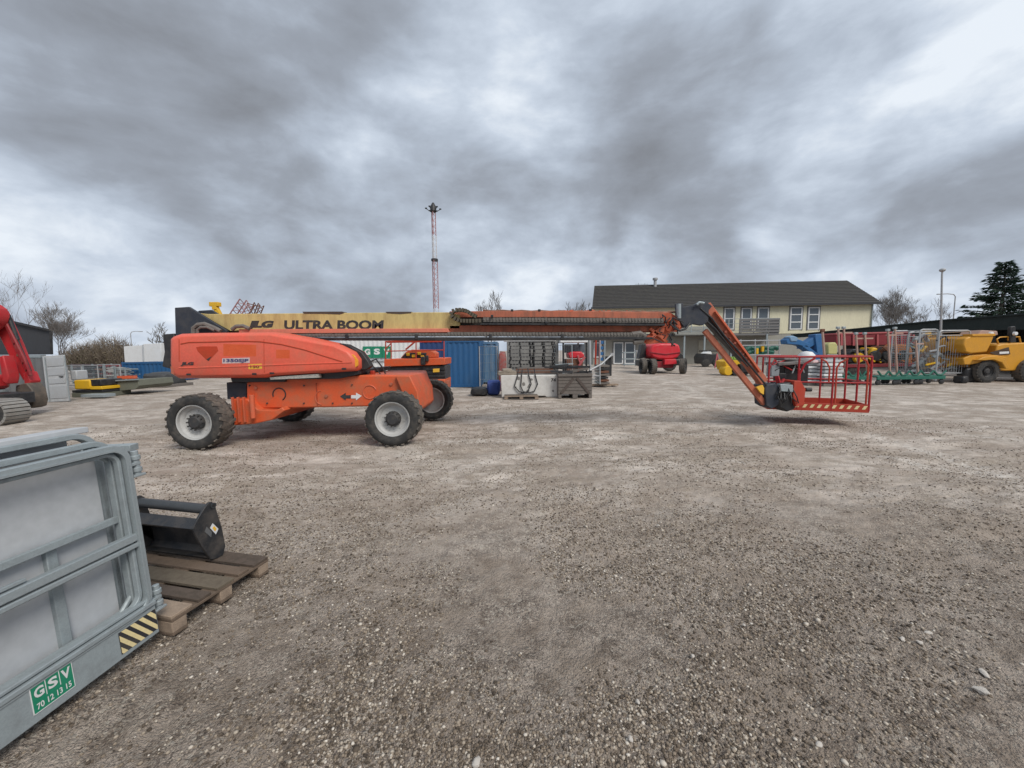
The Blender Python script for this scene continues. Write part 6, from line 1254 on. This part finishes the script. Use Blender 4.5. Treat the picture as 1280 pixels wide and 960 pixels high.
# green carts with uprights
CARTG = 'green wheeled carts with tall pinkish uprights'
def cart(x0, x1, y, h, label, posts, lean=-.06):
    t = T('yard_cart', label, 'cart', ((x0+x1)/2, y, 0), CARTG); 
    m_ = MB(); m_.box(((x0+x1)/2, y+.35, .42), (x1-x0, .75, .07)); m_.box(((x0+x1)/2, y+.0, .36), (x1-x0, .06, .16)); part('deck', m_, GRM, t, .01)
    m_ = MB(); n = 2
    for k in range(n):
        xa = x0+(x1-x0)*k/n; xb = x0+(x1-x0)*(k+1)/n; m_.tube([(xa, y-.02, .72), (xa+(xb-xa)*.35, y-.02, .50), (xa+(xb-xa)*.7, y-.02, .50), (xb, y-.02, .70)], .045, 6)
    part('cradle', m_, GRM, t)
    for x in (x0+.12, x1-.12):
        for yy in (y+.05, y+.65):
            m_ = MB(); m_.lathe([(0, -.04), (.10, -.04), (.13, -.02), (.13, .03), (0, .04)], (x, yy, .14), 14); m_.box((x, yy, .30), (.07, .09, .14)); part('caster', m_, BLK, t)
    for px in posts:
        m_ = MB(); m_.beam((px-.28, y+.2, h), (px, y+.2, .45), .055, .08); part('upright', m_, PNK, t, .006)
        m_ = MB(); m_.box((px-.29, y+.2, h+.03), (.16, .12, .12)); part('upright_head', m_, GLD, t, .02)
    m_ = MB(); m_.beam((posts[0]-.3, y+.26, h-.22), (posts[-1]+.2, y+.26, h-.22), .06, .07); part('cross_bar', m_, PNK, t)
Yc = 19.5
def xu(u, Y=Yc): return P(u, 470, Y)[0]
cart(xu(1046), xu(1072), Yc, 2.9, 'green cart seen through the right part of the basket, leftmost', [xu(1055), xu(1062)]); cart(xu(1075), xu(1092), Yc+.1, 2.6, 'green cart partly hidden behind the basket corner post', [xu(1080), xu(1091)])
cart(xu(1094), xu(1121), Yc-.1, 2.75, 'green cart with two uprights just right of the basket', [xu(1115)]); cart(xu(1122), xu(1150), Yc, 2.85, 'green cart with a single upright, second right of the basket', [xu(1126)]); cart(xu(1151), xu(1183), Yc+.05, 2.3, 'rightmost green cart below the galvanised cages', [xu(1154)])
pp = T('timber_prop', 'tall leaning prop showing above the basket console', 'prop', base_at(1030, 21)); m_ = MB(); m_.beam(P(1028, 413, 21), P(1032, 465, 21), .07, .1); part('post', m_, PNK, pp); m_ = MB(); m_.box(P(1028, 413, 21), (.2, .14, .16)); part('head', m_, RST, pp, .02)
# galvanised cages
def cage(label, u0, u1, vt, Y, dep, seed):
    rs_ = random.Random(seed); x0, x1, h = P(u0, 465, Y)[0], P(u1, 465, Y)[0], P(u0, vt, Y)[2]; t = T('wire_cage', label, 'cage', ((x0+x1)/2, Y+dep/2, 0), 'galvanised wire cages by the dumper')
    for y in (Y, Y+dep):
        m_ = MB(); pts = [(x0, y, .1), (x0, y, h-.15), (x0+.04, y, h-.04), (x0+.15, y, h), (x1-.15, y, h), (x1-.04, y, h-.04), (x1, y, h-.15), (x1, y, .1)]; m_.tube(pts, .04, 7); m_.tube([(x0, y, h-.25), (x1, y, h-.25)], .025, 6); m_.tube([(x0, y, .5), (x1, y, .5)], .03, 6); part('end_frame', m_, GLV, t)
    for x in (x0, x1):
        for z in (.3, h*.55, h-.05): m_ = MB(); m_.tube([(x, Y, z), (x, Y+dep, z)], .025, 6); part('side_rail', m_, GLV, t)
    m_ = MB()
    for i in range(1, 12): x = x0+(x1-x0)*i/12; m_.tube([(x, Y, .5), (x, Y, h-.25)], .009, 3, False)
    part('front_wires', m_, GLV, t)['kind'] = 'stuff'
    m_ = MB(); n = int((x1-x0)/.11)
    for i in range(1, n): x = x0+(x1-x0)*i/n; m_.tube([(x, Y+dep, .5), (x, Y+dep, h-.25)], .013, 3, False)
    for i in range(1, int(h/.15)): z = .4+i*.13; m_.tube([(x0, Y+dep, z), (x1, Y+dep, z)], .013, 3, False)
    part('wire_mesh', m_, GLD, t)['kind'] = 'stuff'
    for k in range(16):
        m_ = MB(); x = rs_.uniform(x0+.2, x1-.2); z = rs_.uniform(.5, h*.85); m_.tube([(x-rs_.uniform(.2, .5), Y+.4, z), (x, Y+.3, z+rs_.uniform(-.3, .4)), (x+rs_.uniform(.2, .5), Y+.5, z)], rs_.uniform(.04, .09), 7); part('bent_tube', m_, [GLV, GLD, GLV, YEM, GLD, RST, BLK, GLD][k % 8], t)
cage('galvanised wire cage of bent tubes, left one behind the rightmost cart', 1146, 1168, 412, 21.0, 1.5, 3); cage('galvanised wire cage, right one beside the yellow dumper', 1170, 1208, 413.5, 20.6, 1.6, 4)
cb2 = T('yellow_stand', 'yellow slatted stand inside the gap between the two wire cages', 'stand', base_at(1175, 23)); 
for k in range(5): vp('slat', [(1168, 438+k*5), (1182, 438+k*5), (1182, 440.5+k*5), (1168, 440.5+k*5)], 23, 23.5, YEM, .02, cb2, 23)
vp('back_post', [(1168, 412), (1176, 412), (1176, 462), (1168, 462)], 23.5, 23.7, YEM, .02, cb2, 23)
for i, (u0, u1, vt, vb, lb) in enumerate(((1203, 1213, 470, 479, 'black rubbish bag on the ground, nearer of the two by the dumper wheel'), (1207, 1222, 459, 473, 'larger black rubbish bag against the dumper wheel'))):
    t = T('rubbish_bag', lb, 'bag', base_at((u0+u1)/2, 20.3), 'black bags beside the dumper'); lump(t, 'bag', u0, u1, vt, vb, 19.9+i*.5, .5, BGM, 20+i)
# ------------------------------------------------------------------ yellow dumper
dm = T('site_dumper', 'orange yellow articulated site dumper at the right edge with its skip to the left', 'dumper', base_at(1250, 21)); Yd = 20.2
def dp(name, pts, y0, y1, m, bevel=.04, par=None, label=None, Y_=Yd): m_ = MB(); m_.prism(PX(pts, Y_), y0, y1); return part(name, m_, m, par or dm, bevel, label)
dp('skip', [(1207, 423), (1216, 419), (1240, 418), (1243, 420), (1238, 432), (1234, 440), (1214, 442), (1207, 440), (1204, 430)], Yd, Yd+2.1, DYM, .06); dp('skip_rim', [(1214, 417.5), (1243, 417), (1243, 420), (1214, 420.5)], Yd-.05, Yd+2.15, DYM, .02)
dp('front_chassis', [(1207, 448), (1216, 444), (1236, 443), (1250, 444), (1262, 447), (1262, 452), (1236, 452), (1216, 456), (1208, 456)], Yd+.1, Yd+1.9, DYM, .04)
dp('hydraulic_arm', [(1234, 438), (1246, 421), (1251, 422), (1240, 441)], Yd+.5, Yd+.8, BLK, .02)
dp('rear_body', [(1253, 431), (1262, 429.5), (1292, 428), (1330, 430), (1332, 462), (1262, 464), (1250, 461), (1245, 452), (1250, 444)], Yd+.2, Yd+1.9, DYM, .06)
dp('mud_guard', [(1218, 450), (1226, 446), (1240, 445), (1252, 449), (1258, 460), (1253, 461), (1248, 453), (1238, 449.5), (1226, 450.5)], Yd-.15, Yd+.5, DYM, .03)
dp('dark_side_panel', [(1242, 441), (1266, 434), (1268, 443), (1250, 444)], Yd+.16, Yd+.2, mat('dark_brown_panel', (.06, .035, .02), .5), 0)
dp('badge_strip', [(1254, 439.8), (1266, 439.2), (1266, 441.8), (1254, 442.4)], Yd+.152, Yd+.158, WHT, 0)
for k, uu in enumerate((1248, 1262)): m_ = MB(); m_.tube([P(uu, 431, Yd+.4+k*.0), P(uu-2, 424, Yd+.4), P(uu+2, 421.5, Yd+.4), P(uu+12, 421, Yd+.4), P(uu+14, 430, Yd+.4)], .035, 7); part('cab_rail', m_, DYM, dm)
dp('seat', [(1262, 428), (1264, 418), (1268, 417), (1270, 428)], Yd+.8, Yd+1.3, BLK, .04); dp('roll_bar', [(1272, 428), (1273, 408), (1279, 407), (1280, 428)], Yd+.3, Yd+.45, BLK, .03); dp('dash_panel', [(1237, 417), (1242, 412), (1262, 413), (1263, 418), (1252, 421), (1240, 420)], Yd+.5, Yd+1.4, PNK, .04)
for u in (1239, 1269): m_ = MB(); m_.lathe([(0, -.06), (.09, -.05), (.1, .05), (0, .07)], P(u, 417, Yd+.2), 14); part('headlight', m_, WHT, dm)
dw = wheel(dm, .62, .45, .34, HUB); od = ORG[dm.name]
for k, (u, yy) in enumerate(((1235.5, Yd+.2), (1290, Yd+.2), (1232, Yd+1.9), (1286, Yd+1.9))):
    w_ = dw if k == 0 else dup(dw, parent=dm); w_.location = Vector((P(u, 465, yy-.2)[0], yy, .60))-od; w_.rotation_euler = (0, .3*k, 0 if k < 2 else math.pi)
dw_ = T('added_backing', 'added low backing box standing behind the black pallet stacks', 'container', base_at(672, 22.5)); pboxes(dw_, 'body', 634, 425, 698, 478, 22, 2, mat('grey_brown_paint', (.20, .195, .185), .7, 0, .6, (.32, .31, .29), .2, 2), .03); pboxes(dw_, 'backing_panel', 638, 434, 666, 476, 21.96, .03, MATS['grey_brown_paint'], .01); pboxes(dw_, 'backing_panel', 667, 434, 695, 476, 21.96, .03, MATS['grey_brown_paint'], .01)  # added backing to block brightness in the pallet gaps; container form made up
#
